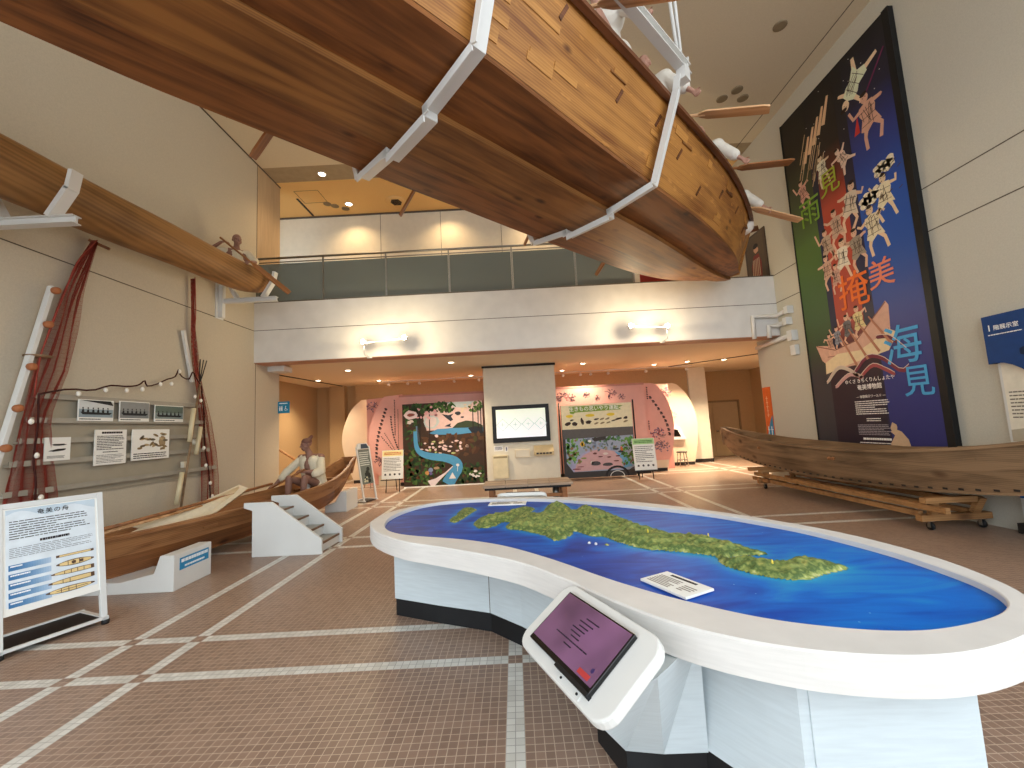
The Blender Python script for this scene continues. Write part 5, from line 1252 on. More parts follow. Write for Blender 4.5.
# printed rowing boat on waves
y = Y0-.002
ill.mat(flat('D3A58F')); ill.plate([bp(8.22, 2.86), bp(7.95, 2.82), bp(7.7, 2.7), bp(7.3, 2.78), bp(6.95, 3.0), bp(6.6, 3.3), bp(6.55, 3.22), bp(6.58, 2.8), bp(6.75, 2.5), bp(7.3, 2.36), bp(7.85, 2.34), bp(8.1, 2.55)], y, .001)
ill.mat(flat('8C5A4C')); ill.stroke([bp(8.2, 2.85), bp(7.75, 2.7), bp(7.25, 2.78), bp(6.6, 3.28)], .018, y-.002); ill.stroke([bp(7.95, 2.6), bp(7.2, 2.56), bp(6.6, 2.85)], .014, y-.002)
for k, (Y, Z, s, rb_) in enumerate(((7.85, 2.86, .36, 'C99C84'), (7.65, 2.94, .4, '8A8C96'), (7.4, 3.06, .46, '6E6A6C'), (7.15, 3.14, .5, 'DCC890'))): figure_print(ill, *bp(Y, Z), s, .1, rb_, 'DDAF94', 50+k)
ill.mat(flat('B57A5E'))
for k in range(4): ill.stroke([bp(7.6-.22*k, 2.95+.06*k), bp(7.3-.24*k, 2.35+.08*k)], [.025, .05], y-.006)
ill.mat(flat('E3CCA4')); ill.plate([bp(8.02, 2.5), bp(7.7, 2.62), bp(7.2, 2.6), bp(6.8, 2.75), bp(6.62, 2.85), bp(6.45, 2.75), bp(6.65, 2.5), bp(7.0, 2.45), bp(7.4, 2.4), bp(8.04, 2.28)], y-.004, .001)
for c, pts in (('C9B7A4', [(8.05, 2.1), (7.75, 2.35), (7.5, 2.3), (7.3, 2.15)]), ('7A3442', [(7.4, 2.2), (7.1, 2.45), (6.8, 2.4), (6.5, 2.15), (6.35, 2.2)]), ('9C4A4C', [(7.3, 2.1), (7.0, 2.3), (6.75, 2.2), (6.6, 2.1)]), ('C79A94', [(7.85, 2.0), (7.5, 2.2), (7.2, 2.12)]), ('6A2C3A', [(6.85, 2.75), (6.6, 2.7), (6.35, 2.45)])):
    ill.mat(flat(c)); ill.stroke([(p.x, p.y) for p in cr([bp(*p)+(0,) for p in pts], 12)], [.02]+[.06]*10+[.02], y-.005)
    ill.mat(flat('D8BFB0')); ill.stroke([(p.x, p.y+.035) for p in cr([bp(*p)+(0,) for p in pts], 12)], .012, y-.0065)
ill.mat(flat('C8AA8A')); ill.plate([bp(6.86, 1.0), bp(6.76, 1.14), bp(6.84, 1.2), bp(6.74, 1.24), bp(6.64, 1.2), bp(6.54, 1.08), bp(6.5, .9), bp(6.55, .8), bp(6.8, .8)], y, .001); ill.blob(*bp(6.76, 1.27), .06, .07, y-.001)
ill.build('illustration', None, bn)
def brush(txt, Y, Z, size, col, bold=.006):
    q = MB().mat(flat(col)); letter(q, txt, *bp(Y, Z), size, Y0-.009, bold=bold); q.build('brush_character', None, bn)
brush('見', 7.37, 5.76, .5, 'A9B23A'); brush('雨', 7.93, 5.48, .58, '7FA83A'); brush('掩', 7.17, 3.62, .68, 'E8702E'); brush('美', 6.6, 3.72, .5, 'E08264'); brush('海', 6.42, 2.5, .66, '4FA6D8'); brush('見', 6.25, 1.93, .5, '4FA6D8')
q = MB().mat(flat('ECE8E4'))
letter(q, 'ゆくさ きちくりんしょたや', *bp(7.12, 2.07), .082, Y0-.004, bold=.002); letter(q, '奄美博物館', *bp(7.12, 1.95), .1, Y0-.004, bold=.003); letter(q, '― 体験展示ワールド ―', *bp(7.12, 1.79), .055, Y0-.004, bold=.001)
xa, xb = bp(7.46, 0)[0], bp(6.78, 0)[0]
lines(q, xa, xb, 1.48-.72, 1.73-.72, 7, Y0-.004, .4); lines(q, xa+.2, xb-.2, 1.36-.72, 1.43-.72, 2, Y0-.004, .4, 0)
q.mat(flat('A79FA4')); lines(q, xa, xb, 1.13-.72, 1.32-.72, 7, Y0-.004, .4); q.mat(flat('ECE8E4')); lines(q, xa+.08, xb-.05, 1.05-.72, 1.09-.72, 1, Y0-.004, .9, 0); lines(q, xa, xb, .85-.72, 1.02-.72, 5, Y0-.004, .4)
q.build('lettering', None, bn)
# ================================================================== FLOOR GUIDE SIGN (right edge)
t = onwallR('floor_guide_board', 'deep wall board at the right edge, dark blue above with a curved cut over a cream text panel', 'sign', 5.245, .12, XR)
W3 = 1.3
MB().box(.03, W3, -.06, 0, 0, 2.5).build('backing', M['white'], t)
q = MB(); arc = [(0, 1.96)]+[(.08+.085*k, 1.95-.95*(1-math.cos(k/9*PI*.45))) for k in range(10)]
q.prism([(0, -.14, 2.54), (0, -.14, 1.94)]+[(p[0], -.14, p[1]) for p in arc[1:]]+[(W3, -.14, 1.1), (W3, -.14, 2.54)], (0, .14, 0)); q.build('header', flat('123E78'), t)
q = MB(); q.mat(flat('E8E0CC')).rect(.06, W3-.02, .98, 2.0, -.06, .003); q.mat(flat('B9AE98')); q.plate([(.06, .98), (.06, 1.12)]+[(.06+.2*k, 1.12+.03*math.sin(k*1.7)) for k in range(6)]+[(1.1, .98)], -.064, .001)
q.mat(flat('6F6558')); lines(q, .1, .6, 1.25, 1.6, 8, -.064, .35); q.mat(flat('2466AE')).rect(.03, W3, .3, .6, -.06, .004); q.build('print', None, t)
q = MB(); q.mat(flat('F2F2EE')); letter(q, '1', .07, 2.38, .11, -.142, bold=.003); letter(q, '階展示室', .115, 2.375, .066, -.142, bold=.002, align='LEFT'); lines(q, .05, .4, 2.29, 2.305, 1, -.142, .8, 0)
q.mat(flat('0C2444'))
for k in range(12): q.blob(.4+.07*k, 2.05+.13*math.sin(k*2.1)-.02*k, .06, .05, -.142, .001)
q.build('lettering', None, t)
MB().box(.0, W3, -.12, 0, -.12, .0).build('plinth', M['skirt'], t)
# orange poster on the right wall end
t = onwallR('orange_poster', 'tall orange poster with a blue corner on the right wall end', 'poster', 10.27, 1.0)
MB().box(0, .3, -.015, 0, 0, 1.22).build('board', flat('D8641E'), t)
q = MB(); q.mat(flat('2E86B6')); q.plate([(.01, .01), (.29, .01), (.29, .55), (.2, .42)], -.0165, .001); q.mat(flat('F2C8A0')); q.stroke([(.14, .5), (.14, 1.0)], .02, -.0165)
for k in range(5): q.stroke([(.1, .55+.1*k), (.18, .55+.1*k)], .014, -.0165)
q.mat(flat('DDEEF6'))
for x in (.1, .22): q.stroke([(x, .08), (x, .28)], .03, -.018); q.stroke([(x-.03, .2), (x+.05, .2)], .02, -.018)
q.build('print', None, t)
# ================================================================== LOWER HALL: PINK DISPLAY, MURALS, SCREEN
pk = thing('pink_display_wall', 'long pink printed wall behind the two murals and the column', 'display wall', (0, 12.75, 0))
MB().box(-3.5, 4.0, 0, .08, 0, 2.72).build('panel', M['pink'], pk)
q = MB()
def sprig(q, cx, cz, s, y, n=26, cols=('B0606A', '7E5664', 'C98A86', '5E4652')):
    for k in range(n):
        q.mat(flat(random.choice(cols))); a = random.uniform(0, 2*PI); r_ = s*math.sqrt(random.random())
        q.blob(cx+r_*math.cos(a), cz+r_*math.sin(a)*.7, s*.13, s*.09, y-.001*(k % 4), .0008, 7, .3, random.uniform(0, 3))
    for k in range(6):
        q.mat(flat('54404A')); a = random.uniform(0, 2*PI); q.stroke([(cx, cz), (cx+s*math.cos(a)*.6, cz+s*.5*math.sin(a)), (cx+s*math.cos(a+.4), cz+s*.8*math.sin(a+.4))], .012, y-.0055)
for cx, s in ((1.5, .2), (1.75, .16), (2.25, .12), (2.55, .1), (2.95, .2), (3.3, .12), (1.35, .14)): sprig(q, cx, 2.38+.05*math.sin(cx*9), s, -.001, 18)
q.mat(flat('C4887C')).rect(-3.5, 4.0, 2.66, 2.72, -.001, .004)
q.build('print', None, pk)
tag(MB().box(-3.5, 4.0, 12.7, 12.75, 0, .1).build('display_plinth', M['skirt']), 'dark plinth strip under the pink display wall', 'plinth')
def curved(name, label, corners, arc, y, m, th=.09, prints=None):
    t = thing(name, label, 'panel', (0, y, 0)); P = list(corners)+[(p.x, p.y) for p in (cr([(a, b, 0) for a, b in arc], 40) if len(arc) > 2 else [V((a, b, 0)) for a, b in arc])]
    MB().prism([(p[0], 0, p[1]) for p in P], (0, th, 0)).build('panel', m, t)
    if prints:
        q = MB(); prints(q); q.build('print', None, t)
    return t
curved('curved_panel', 'beige rounded panel at the left end of the pink display', [(-3.9, .1), (-3.9, 2.78)], [(-5.1, 2.74), (-5.46, 2.4), (-5.72, 1.8), (-5.76, 1.25), (-5.6, .6), (-5.4, .1)], 14.0, M['beige'])
curved('curved_panel', 'large beige rounded panel at the right end with the kiosk and stool', [(4.6, .1), (4.6, 2.8)], [(5.5, 2.8), (5.7, 2.7), (6.01, 2.3), (6.22, 1.66), (6.21, .9), (6.05, .1)], 14.4, M['beige'])
tag(MB().box(4.6, 6.02, 14.36, 14.5, 0, .1).build('display_plinth', M['skirt']), 'dark plinth under the right beige curved panel', 'plinth'); tag(MB().box(-5.38, -3.9, 13.96, 14.1, 0, .1).build('display_plinth', M['skirt']), 'dark plinth under the left beige curved panel', 'plinth')
def back_print(cx):
    def f(q): sprig(q, cx, 2.45, .22, -.001, 20, ('B08A9A', '9A6A7E', '7E6A86')); sprig(q, cx+.1, 1.7, .2, -.001, 10, ('E0A090', 'C9807A'))
    return f
curved('pink_panel', 'narrow pink panel tucked behind the left curved pink panel', [(-4.72, 0), (-4.72, 2.7)], [(-3.6, 2.76), (-3.6, 0)], 13.4, M['pink'], .06, back_print(-4.5))
curved('pink_panel', 'narrow pink panel with faint orange print behind the right curved pink panel', [(4.1, 0), (4.1, 2.74)], [(5.05, 2.7), (5.05, 0)], 13.6, M['pink'], .06, back_print(4.95))
def col_txt(q, x, z0, z1, w, y=-.001, dx=0., big=False):
    q.mat(M['ink']); z = z1; n = 0
    while z > z0:
        h_ = w*random.uniform(.7, 1.1); u = (z1-z)/(z1-z0)
        xx = x+dx*u*u if not callable(dx) else dx(u)
        q.stroke([(xx-w*.4, z), (xx+w*.3, z-h_*.25)], w*.3, y); q.stroke([(xx+w*.05, z+.1*h_), (xx-w*.2, z-h_*.7)], w*.3, y-.0008); q.stroke([(xx+w*.35, z-.3*h_), (xx+.1*w, z-h_*.75)], w*.24, y-.0016)
        z -= h_*1.25
def left_print(q):
    col_txt(q, 0, 75e-2, 2.35, .11, -.001, lambda u: -3.95-.36*math.sin(min(1, u*1.1)*PI*.5)+.05*u)
    col_txt(q, -3.8, .9, 2.1, .07, -.001, .3); col_txt(q, -3.68, 1.5, 2.6, .05); col_txt(q, -3.58, .9, 2.3, .03); col_txt(q, -3.52, .9, 2.3, .03)
    col_txt(q, 0, 1.0, 1.5, .05, -.001, lambda u: -4.1+.4*u); col_txt(q, 0, 1.0, 1.6, .04, -.001, lambda u: -4.0+.35*u)
    sprig(q, -4.15, .75, .2, -.003, 24, ('A07078', '8C6670', 'B88A86'))
curved('pink_panel', 'curved pink panel with black writing left of the jungle mural', [(-3.45, .32), (-3.45, 2.76)], [(-4.0, 2.72), (-4.28, 2.28), (-4.47, 1.72), (-4.48, 1.17), (-4.36, .6), (-4.22, .32)], 12.9, M['pink'], .08, left_print)
tag(MB().prism([(-4.22, 12.92, 0), (-3.45, 12.92, 0), (-3.45, 12.92, .32), (-4.22, 12.92, .32)], (0, .1, 0)).build('panel_base', M['beige']), 'pale base under the left curved pink panel', 'base')
def right_print(q):
    col_txt(q, 0, 1.1, 2.3, .11, -.001, lambda u: 4.25+.5*math.sin(u*PI*.5)); 
    for x in (3.85, 3.92, 3.99, 4.06): col_txt(q, x, 1.6, 2.45, .028); col_txt(q, x-.02, .75, 1.3, .028)
    col_txt(q, 4.16, 2.2, 2.6, .06); col_txt(q, 4.14, 1.3, 1.55, .05)
    sprig(q, 4.4, 1.15, .24, -.003, 34, ('C05A52', '6E5A78', '8C7A90', 'B0606A')); sprig(q, 4.5, .75, .24, -.003, 30, ('8A7486', '6E6278', '9A808E'))
curved('pink_panel', 'curved pink panel with black writing right of the road mural', [(3.72, .34), (3.75, 2.72)], [(4.3, 2.72), (4.5, 2.62), (4.76, 2.18), (4.9, 1.6), (4.88, 1.0), (4.78, .6), (4.68, .34)], 13.0, M['pink'], .08, right_print)
tag(MB().prism([(3.72, 13.02, .1), (4.64, 13.02, .1), (4.68, 13.02, .36), (3.72, 13.02, .36)], (0, .1, 0)).build('panel_base', M['beige']), 'pale base under the right curved pink panel', 'base'); tag(MB().box(3.72, 4.62, 13.05, 13.12, 0, .1).build('display_plinth', M['skirt']), 'dark plinth under the right curved pink panel', 'plinth')
# --- jungle and river mural -------------------------------------------------------------
mu = thing('jungle_mural', 'painted mural of a dark forest, blue river, bay and animals left of the column', 'mural', (-3.26, 12.2, 0))
W_, H_ = 2.36, 2.4
MB().box(0, W_, 0, .05, .02, H_).build('board', flat('3A2A1C'), mu)
MB().box(0, W_, -.02, .05, 0, .03).build('base_strip', M['paper'], mu)
q = MB(); y = -.001
q.mat(flat('3E2C1E')).rect(0, W_, .03, H_, 0, .001)
q.mat(flat('D8B8B0')).plate([(.7, 1.6), (.6, 2.0), (.85, 2.3), (1.5, 2.4), (2.34, 2.4), (2.34, 1.6)], y, .001)
q.mat(flat('B9C4C0')).plate([(1.3, 2.39), (1.5, 2.25), (1.9, 2.2), (2.1, 2.39)], y-.001, .001); q.blob(.85, 1.85, .22, .2, y-.001); q.mat(flat('D8C4BE')); q.blob(.85, 1.85, .17, .15, y-.002)
q.mat(flat('4E8CB4')).plate([(.75, 1.52), (1.0, 1.63), (1.9, 1.66), (2.34, 1.64), (2.34, 1.5), (1.6, 1.45), (1.0, 1.47)], y-.001, .001)
q.mat(flat('35402A')).plate([(1.45, 1.65), (1.6, 1.78), (1.85, 1.84), (2.1, 1.8), (2.33, 1.68), (2.33, 1.62), (1.5, 1.64)], y-.002, .001)
q.mat(flat('23262C')).plate([(1.9, 1.62), (2.1, 1.66), (2.33, 1.62), (2.33, 1.45), (2.0, 1.48)], y-.003, .001)
def leaves(n, box, cols, s0, s1, yy):
    for k in range(n):
        q.mat(flat(random.choice(cols))); q.blob(random.uniform(box[0], box[1]), random.uniform(box[2], box[3]), random.uniform(s0, s1), random.uniform(s0, s1)*.6, yy-.0008*(k % 4), .0006, 7, .3, random.uniform(0, 3))
G_ = ('2C4A20', '3A5A26', '1E3318', '4E6A30', '5A3A20', '2A3A1C')
leaves(150, (.05, 1.2, .1, .85), G_, .04, .1, y-.002); leaves(90, (1.45, 2.3, .08, .6), G_, .04, .1, y-.002); leaves(60, (.05, .5, .8, 2.2), G_, .04, .1, y-.002)
leaves(90, (.05, 1.5, 2.15, 2.37), ('2C4A20', '3A5A26', '24381A', '4E7030'), .04, .1, y-.002); leaves(24, (1.95, 2.3, 2.1, 2.36), ('3A5A26', '4E7030', '6A7A40'), .04, .08, y-.002)
leaves(60, (.6, 2.3, .85, 1.45), ('4A2E1C', '3A2418', '5A3C24', '44401E'), .06, .14, y-.002)
riv = cr([(.36, 1.6, 0), (.38, 1.2, 0), (.5, .98, 0), (.8, .86, 0), (1.2, .8, 0), (1.5, .68, 0), (1.56, .5, 0), (1.4, .28, 0), (1.25, .05, 0)], 24)
q.mat(flat('4F94BC')).stroke([(p.x, p.y) for p in riv], [.1]+[.1+.012*k for k in range(22)]+[.34], y-.006)
q.mat(flat('E4D4D4')).stroke([(1.42, .55), (1.2, .36), (.95, .18), (.75, .06)], [.02, .05, .12, .26], y-.0075)
q.mat(flat('2A3038'))
q.plate([(1.15, 2.06), (1.35, 2.02), (1.5, 2.06), (1.42, 1.98), (1.48, 1.88), (1.4, 1.84), (1.28, 1.94)], y-.004, .001); q.plate([(1.22, 1.7), (1.3, 1.74), (1.42, 1.78), (1.38, 1.72), (1.42, 1.68)], y-.004, .001)
q.blob(1.62, 2.06, .08, .06, y-.004); q.blob(1.75, 1.94, .05, .025, y-.004)
q.mat(flat('5E7A8C')); q.stroke([(.42, 1.75), (.44, 1.3)], .07, y-.004)
q.mat(flat('2A1E16'))
for x in (.44, .5, .78, 2.05, 2.2, 2.28): q.stroke([(x, 1.0 if x < 1 else 1.6), (x+.01, 2.2)], .028, y-.0045)
q.mat(flat('E8D0CC')); q.blob(.25, 2.08, .18, .13, y-.007); q.mat(flat('8C4A3C')); q.blob(.25, 2.08, .12, .05, y-.009)
for c, n_, bx in (('D9A0A0', 16, (.4, 1.0, 1.9, 2.3)), ('DCC0BC', 22, (.5, 1.7, .95, 1.45)), ('E8E0D8', 8, (1.9, 2.25, .2, .4)), ('D0B0A0', 8, (1.0, 1.9, .9, 1.35)), ('B0B878', 5, (.7, 1.5, .9, 1.3)), ('E4D8D0', 6, (.15, .3, 1.8, 1.95)), ('D8C0A0', 8, (1.7, 2.0, 2.1, 2.3))):
    for k in range(n_): q.mat(flat(c)); q.blob(random.uniform(*bx[:2]), random.uniform(*bx[2:]), random.uniform(.025, .06), random.uniform(.02, .045), y-.006-.0006*(k % 3), .0005, 7, .25)
q.mat(flat('E4E0DC')); q.blob(1.56, .58, .045, .04, y-.01); q.stroke([(1.56, .55), (1.55, .4)], .015, y-.01); q.plate([(1.3, .2), (1.4, .38), (1.5, .2)], y-.01, .001)
q.mat(flat('C08A50')); q.blob(.68, .4, .06, .06, y-.01); q.mat(flat('7E8CA8')); q.blob(.78, .48, .07, .06, y-.01); q.mat(flat('A88A6A')); q.blob(.95, .52, .09, .04, y-.01); q.mat(flat('6A5A8C')); q.blob(.78, .38, .05, .05, y-.012)
q.build('painting', None, mu)
# --- road mural on poles ------------------------------------------------------------------
ro = thing('road_mural', 'picture wall of a forest road below a cream banner with green ribbon', 'mural', (1.32, 12.2, 0))
MB().box(.04, 2.1, 0, .05, .03, 2.12).build('board', flat('55504C'), ro)
for x in (-.01, 2.15): MB(True).tube([(x, .02, 0), (x, .02, 2.2)], .022, 8).build('pole', M['black'], ro)
q = MB(); y = -.001
q.mat(flat('E8DDB8')).rect(.05, 2.1, 1.42, 2.12, 0, .001)
q.mat(flat('7EA040')).plate([(.28, 2.08), (1.6, 2.07), (1.85, 2.04), (1.72, 1.99), (1.8, 1.93), (.45, 1.9), (.4, 1.86), (.3, 1.88)], y, .001)
q.mat(flat('E2C63A'))
for cx, w_ in ((.28, .11), (.88, .14), (1.48, .12)): q.blob(cx, 1.8, w_, .045, y, jit=.05)
q.mat(flat('3A2A20'))
for cx, cz, w_, h_ in ((.22, 1.58, .08, .06), (.42, 1.57, .07, .055), (.34, 1.68, .07, .025), (.64, 1.64, .05, .1), (.82, 1.6, .09, .05), (1.05, 1.68, .08, .025), (1.55, 1.62, .07, .02), (1.7, 1.66, .09, .03), (1.9, 1.68, .06, .04)): q.blob(cx, cz, w_, h_, y, rot=.2, jit=.25)
q.mat(flat('8A7A5A'))
for cx, cz in ((1.05, 1.56), (1.22, 1.56), (1.4, 1.57), (1.22, 1.68), (1.38, 1.68), (1.9, 1.58)): q.blob(cx, cz, .07, .025, y, rot=.3)
q.mat(flat('5C5856')).rect(.05, 2.1, 1.16, 1.42, 0, .0015)
q.mat(flat('9AA4B8')).plate([(.08, 1.14), (2.08, 1.18), (2.08, .3), (1.9, .2), (.3, .2), (.08, .4)], y, .001)
q.mat(flat('C9A0A0')).plate([(.2, .2), (.32, .55), (.7, .75), (1.1, .82), (1.5, .74), (1.7, .5), (1.72, .25)], y-.001, .001)
q.mat(flat('A8A4C4')).plate([(.2, .2), (.3, .55), (.72, .78), (.95, .82), (.6, .66), (.4, .45), (.32, .2)], y-.002, .001); q.mat(flat('6AA0C4')).plate([(1.5, .74), (1.72, .5), (1.76, .25), (2.0, .3), (1.85, .6)], y-.002, .001)
leaves(60, (.1, .5, .45, 1.12), ('4E8A3C', '6A9A40', '3A6A30', '7AA850', '8A6A4A'), .03, .08, y-.002); leaves(50, (1.75, 2.06, .3, 1.14), ('3E7A34', '6A9A40', '4E7030', '7A5A3A', '58904A'), .03, .08, y-.002); leaves(40, (.5, 1.75, 1.0, 1.14), ('4E7A3C', '5E8A60', '6E7A8A', '3E5A34'), .03, .07, y-.002)
leaves(30, (.6, 1.6, .78, .98), ('8090A8', '6A7A5A', '9A8A7A', '5A6A70'), .03, .06, y-.003)
for c, pts in (('4A4648', [(.95, .42, .14, .06), (1.3, .38, .16, .05)]), ('6A3E3C', [(1.1, .6, .06, .02), (1.35, .58, .07, .02), (1.6, .6, .07, .02), (1.55, .46, .08, .02), (.95, .7, .06, .03)]), ('3E4048', [(1.55, .8, .1, .03), (1.7, .72, .08, .03)]), ('7A9040', [(.62, .58, .08, .02)]), ('D8C8C0', [(.85, .45, .05, .05), (1.25, .68, .08, .03)]), ('E8C040', [(.6, .98, .07, .08)]), ('3A2A1E', [(.6, .98, .03, .05)]), ('E8E4D8', [(.82, 1.06, .05, .04)]), ('C86A30', [(1.72, .8, .04, .07)]), ('8A4A50', [(.4, .28, .14, .02), (.5, .34, .1, .015)])):
    q.mat(flat(c))
    for p in pts: q.blob(*p, y-.006)
q.mat(flat('3E3A38')).plate([(.88, 1.14), (1.3, 1.18), (1.28, 1.08), (.95, 1.04)], y-.007, .001); q.plate([(.05, 1.14), (.12, 1.14), (.12, .45), (.3, .2), (.3, .05), (.05, .05)], y-.007, .001); q.rect(.05, 2.1, .03, .2, y-.006, .001)
pts = [(1.55+.0+.32*math.cos(PI*k/12)*1.0, .03+.27*math.sin(PI*k/12)) for k in range(13)]
q.mat(flat('232122')).stroke(pts, .06, y-.009); q.mat(flat('D8D4CC')).stroke([(1.55+.2*math.cos(PI*k/12), .03+.15*math.sin(PI*k/12)) for k in range(13)], .02, y-.009)
q.build('painting', None, ro)
q = MB().mat(flat('F6F2E4')); letter(q, '生きもの思いやり運転', 1.0, 1.99, .145, -.004, bold=.003); q.build('lettering', None, ro)
# --- easel signs -----------------------------------------------------------------------------
def easel(label, x0, x1, z0, z1, yb, top, accent):
    t = thing('easel_sign', label, 'sign', ((x0+x1)/2, yb, 0)); w_ = x1-x0; L_ = Matrix.Rotation(R(-8), 4, 'X')
    q = MB(); q.X = L_; q.box(-w_/2, w_/2, -.012, 0, z0, z1); q.build('board', M['paper'], t)
    q = MB(); q.X = L_
    q.mat(flat(top)).rect(-w_/2+.01, w_/2-.01, z1-.16, z1-.01, -.012, .001); q.mat(flat(accent)); lines(q, -w_*.4, w_*.4, z1-.13, z1-.05, 2, -.0135, .6, 0)
    q.mat(flat('77736E')); lines(q, -w_*.42, w_*.42, z0+.2, z1-.2, 9, -.013, .4); q.mat(flat('4A4644'))
    for k in range(4): q.blob(-w_*.33+w_*.22*k, z0+.12, .03, .03, -.013)
    q.build('print', None, t)
    for x in (-w_*.32, w_*.32): MB(True).tube([(x, .06, 0), (x*.8, .035+.14*z1*.9, z1*.9)], .012, 6).build('leg', M['black'], t)
    MB(True).tube([(0, .45, 0), (0, .05+.14*z1*.9, z1*.9)], .012, 6).build('leg', M['black'], t); MB().box(-w_/2, w_/2, -.05, .01, z0-.03, z0-.012).build('ledge', M['black'], t)
easel('white easel sign with a yellow top in front of the left pink panel', -3.66, -3.08, .36, 1.13, 11.4, 'F2E3A0', 'D0703C'); easel('white easel sign with a green top in front of the right pink panel', 3.17, 3.77, .25, 1.1, 11.4, 'A9D08C', '3E7A34')
# --- screen, boxes on the column ------------------------------------------------------------------
t = thing('wall_screen', 'black framed monitor with a glowing pale pattern on the column', 'screen', (.18, 11.95, 1.15))
MB().box(-.81, .81, -.08, 0, 0, 1.04).build('bezel', M['black'], t, bevel=.006)
sm_, nt, b = _new('lit_screen'); N = nt.nodes.new; L = nt.links.new
tc = N('ShaderNodeTexCoord'); sx = N('ShaderNodeSeparateXYZ'); L(tc.outputs['Object'], sx.inputs[0]); mr = N('ShaderNodeMapRange'); mr.inputs['From Max'].default_value = 1.; L(sx.outputs['Z'], mr.inputs['Value'])
rp = N('ShaderNodeValToRGB'); rp.color_ramp.elements[0].color = hexc('E4E6F2')+(1,); rp.color_ramp.elements[1].color = hexc('DDE6CE')+(1,); L(mr.outputs[0], rp.inputs['Fac']); L(rp.outputs[0], b.inputs['Emission Color']); L(rp.outputs[0], b.inputs['Base Color']); b.inputs['Emission Strength'].default_value = .36; b.inputs['Roughness'].default_value = .3
scr = MB().rect(-.7, .7, .13, .93, -.08, .002).build('screen', sm_, t)
q = MB(); q.mat(emit('screen_line', hexc('98A4AE'), .25))
for k in range(4):
    cx = -.52+.36*k
    for s_ in (-1, 1): q.stroke([(cx-.17, .5-.0), (cx, .5+.17*s_), (cx+.17, .5)], .012, -.0825)
    q.stroke([(cx-.06, .5), (cx+.06, .5)], .01, -.083); q.stroke([(cx, .44), (cx, .56)], .01, -.083)
q.build('pattern', None, scr)
t = thing('leaflet_box', 'tall cream box on the column left under the screen', 'box', (-.45, 11.95, .17)); MB().box(-.21, .21, -.11, 0, 0, .64).build('body', pm('cream_box', 'D9CDAA', .6), t, bevel=.005); MB().box(-.19, .19, -.112, -.11, .56, .61).build('slot', pm('slot_shadow', '9A8C6A', .7), t)
t = thing('switch_box', 'small cream box on the column centred under the screen', 'box', (.18, 11.95, .72)); MB().box(-.21, .21, -.08, 0, 0, .22).build('body', pm('cream_box2', 'DDD0B4', .6), t, bevel=.005); MB().box(-.19, .19, -.082, -.08, .02, .2).build('cover', M['cream'], t)
t = thing('pamphlet_rack', 'wooden rack with slots on the column right under the screen', 'rack', (.78, 11.95, .76)); q = MB(); q.prism([(-.27, 0, 0), (-.27, -.2, 0), (-.27, -.2, .1), (-.27, -.05, .27), (-.27, 0, .27)], (.54, 0, 0)); q.build('body', pm('pale_ply', 'C9B58C', .6), t)
for k in range(5): MB().box(-.22+.09*k, -.15+.09*k, -.205, -.2, .03, .075).build('slot', M['skirt'], t)
for i, (x, z, w_, h_, nm) in enumerate(((-.62, .92, .26, .15, 'white label with small print left of the tall cream box top'), (-.32, .9, .1, .14, 'tiny framed card beside the label above the tall cream box'))):
    t = thing('notice', nm, 'notice', (x, 11.95, z)); MB().box(0, w_, -.006, 0, 0, h_).build('card', M['paper'], t); q = MB(); q.mat(flat('5A5A78')); lines(q, .02, w_-.02, .03, h_-.03, 3, -.007, .5) if i == 0 else q.rect(.035, .065, .02, .12, -.007, .001); q.build('print', None, t)
# --- bench ------------------------------------------------------------------------------------------
t = thing('bench', 'low brown bench of four seat boards in front of the column', 'bench', (.2, 9.05, 0))
sb = wood('bench_seat_board', '7E6A58', 'B5A08A', 2, 0, .5)
for k in range(4): MB().box(-.92+.46*k+.004, -.46+.46*k-.004, -.42, .42, .37, .42).build('seat_board', sb, t, bevel=.006)
MB().box(-.88, .88, -.36, .36, .32, .37).build('under_frame', M['black'], t)
for x in (-.75, .75):
    for y_ in (-.3, .3): MB().box(x-.05, x+.05, y_-.05, y_+.05, 0, .32).build('leg', M['paddle'], t)
MB().box(-.75, .75, -.33, -.27, .14, .2).build('stretcher', M['paddle'], t); MB(True).lathe([(.07, .0), (.07, .3)], (.6, .0, 0), 14).build('steel_foot', M['steel'], t)
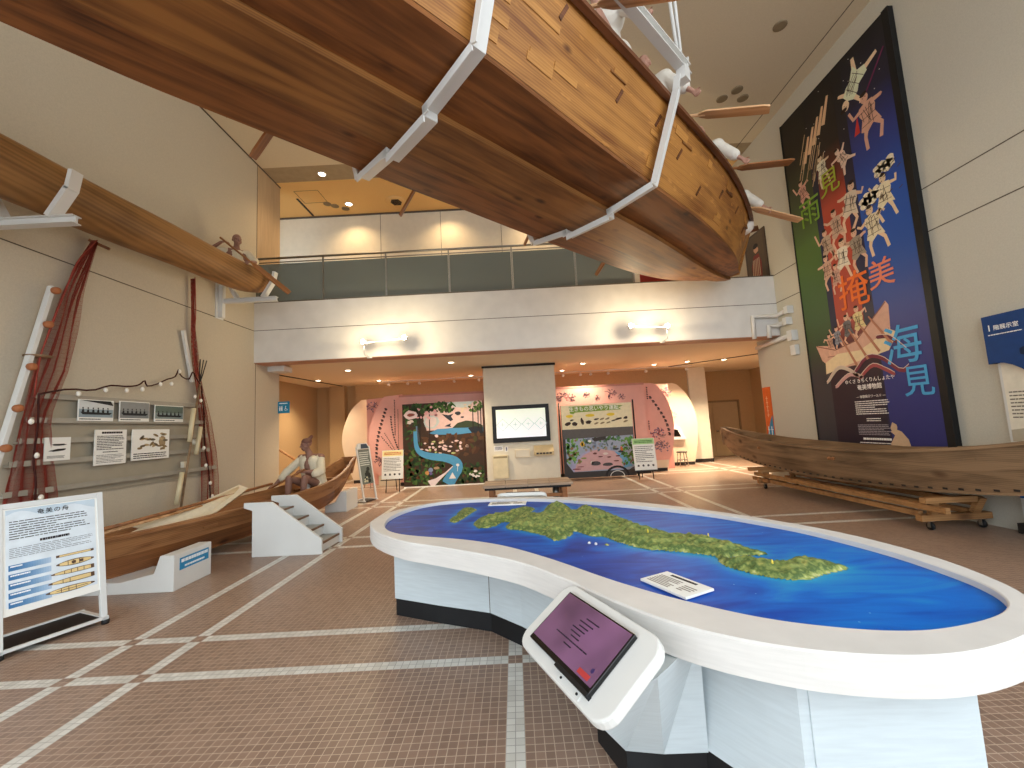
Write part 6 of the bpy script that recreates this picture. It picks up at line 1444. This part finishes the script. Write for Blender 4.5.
# --- stools and kiosk -------------------------------------------------------------------------------------
def stool(x, y, label):
    t = thing('stool', label, 'stool', (x, y, 0))
    MB(True).lathe([(.02, .44), (.17, .44), (.175, .46), (.16, .48), (.02, .485)], n=18).build('seat', pm('dark_seat', '55504A', .5), t)
    for k in range(4):
        a = PI/4+PI/2*k; MB(True).tube([(.13*math.cos(a), .13*math.sin(a), .44), (.2*math.cos(a), .2*math.sin(a), 0)], .014, 8).build('leg', M['chrome'], t)
    MB(True).tube([(.165*math.cos(2*PI*k/16), .165*math.sin(2*PI*k/16), .2) for k in range(16)], .009, 6, True).build('ring', M['chrome'], t)
stool(5.5, 14.1, 'round metal stool in front of the right beige curved panel'); stool(-4.45, 12.6, 'round stool behind the A-frame board at the left pink panel')
t = thing('wall_kiosk', 'white wedge-shaped kiosk with a dark screen on the right beige panel', 'kiosk', (5.3, 14.4, .86))
q = MB(); q.prism([(0, -.12, 0), (.48, -.12, 0), (.28, -.12, .42), (-.0, -.12, .47)], (0, .12, 0)); q.build('housing', M['white'], t, bevel=.008)
MB().prism([(.0, -.122, .12), (.3, -.122, .1), (.2, -.122, .33), (.0, -.122, .38)], (0, -.004, 0)).build('screen', M['blackgloss'], t)
# ================================================================== DAYLIGHT, CAMERA, LOOK
w = bpy.data.worlds.new('daylight'); SC.world = w; w.use_nodes = True
nt = w.node_tree; bg = nt.nodes['Background']
bg.inputs['Color'].default_value = (.86, .94, 1.0, 1); bg.inputs['Strength'].default_value = WORLD
cam = bpy.data.cameras.new('camera'); co = bpy.data.objects.new('camera', cam); COL.objects.link(co)
cam.sensor_width = 36; cam.lens = 418/1024*36; cam.clip_start = .05; cam.clip_end = 100
yaw, pit, rol = -.0014, .1008, -.0523
cy, sy, cp, sp = math.cos(yaw), math.sin(yaw), math.cos(pit), math.sin(pit)
f = V((sy*cp, cy*cp, sp)); rr = V((cy, -sy, 0)); u = rr.cross(f)
c, s_ = math.cos(rol), math.sin(rol)
r2 = rr*c+u*s_; u2 = u*c-rr*s_
co.matrix_world = Matrix(((r2.x, u2.x, -f.x, 0), (r2.y, u2.y, -f.y, 0), (r2.z, u2.z, -f.z, 1.6), (0, 0, 0, 1)))
SC.camera = co
SC.view_settings.view_transform = 'Standard'; SC.view_settings.look = 'None'; SC.view_settings.gamma = 1; SC.view_settings.use_curve_mapping = False
SC.view_settings.exposure = EXPO
SC.cycles.max_bounces = 8; SC.cycles.diffuse_bounces = 5; SC.cycles.sample_clamp_indirect = 6
SC.cycles.use_denoising = True
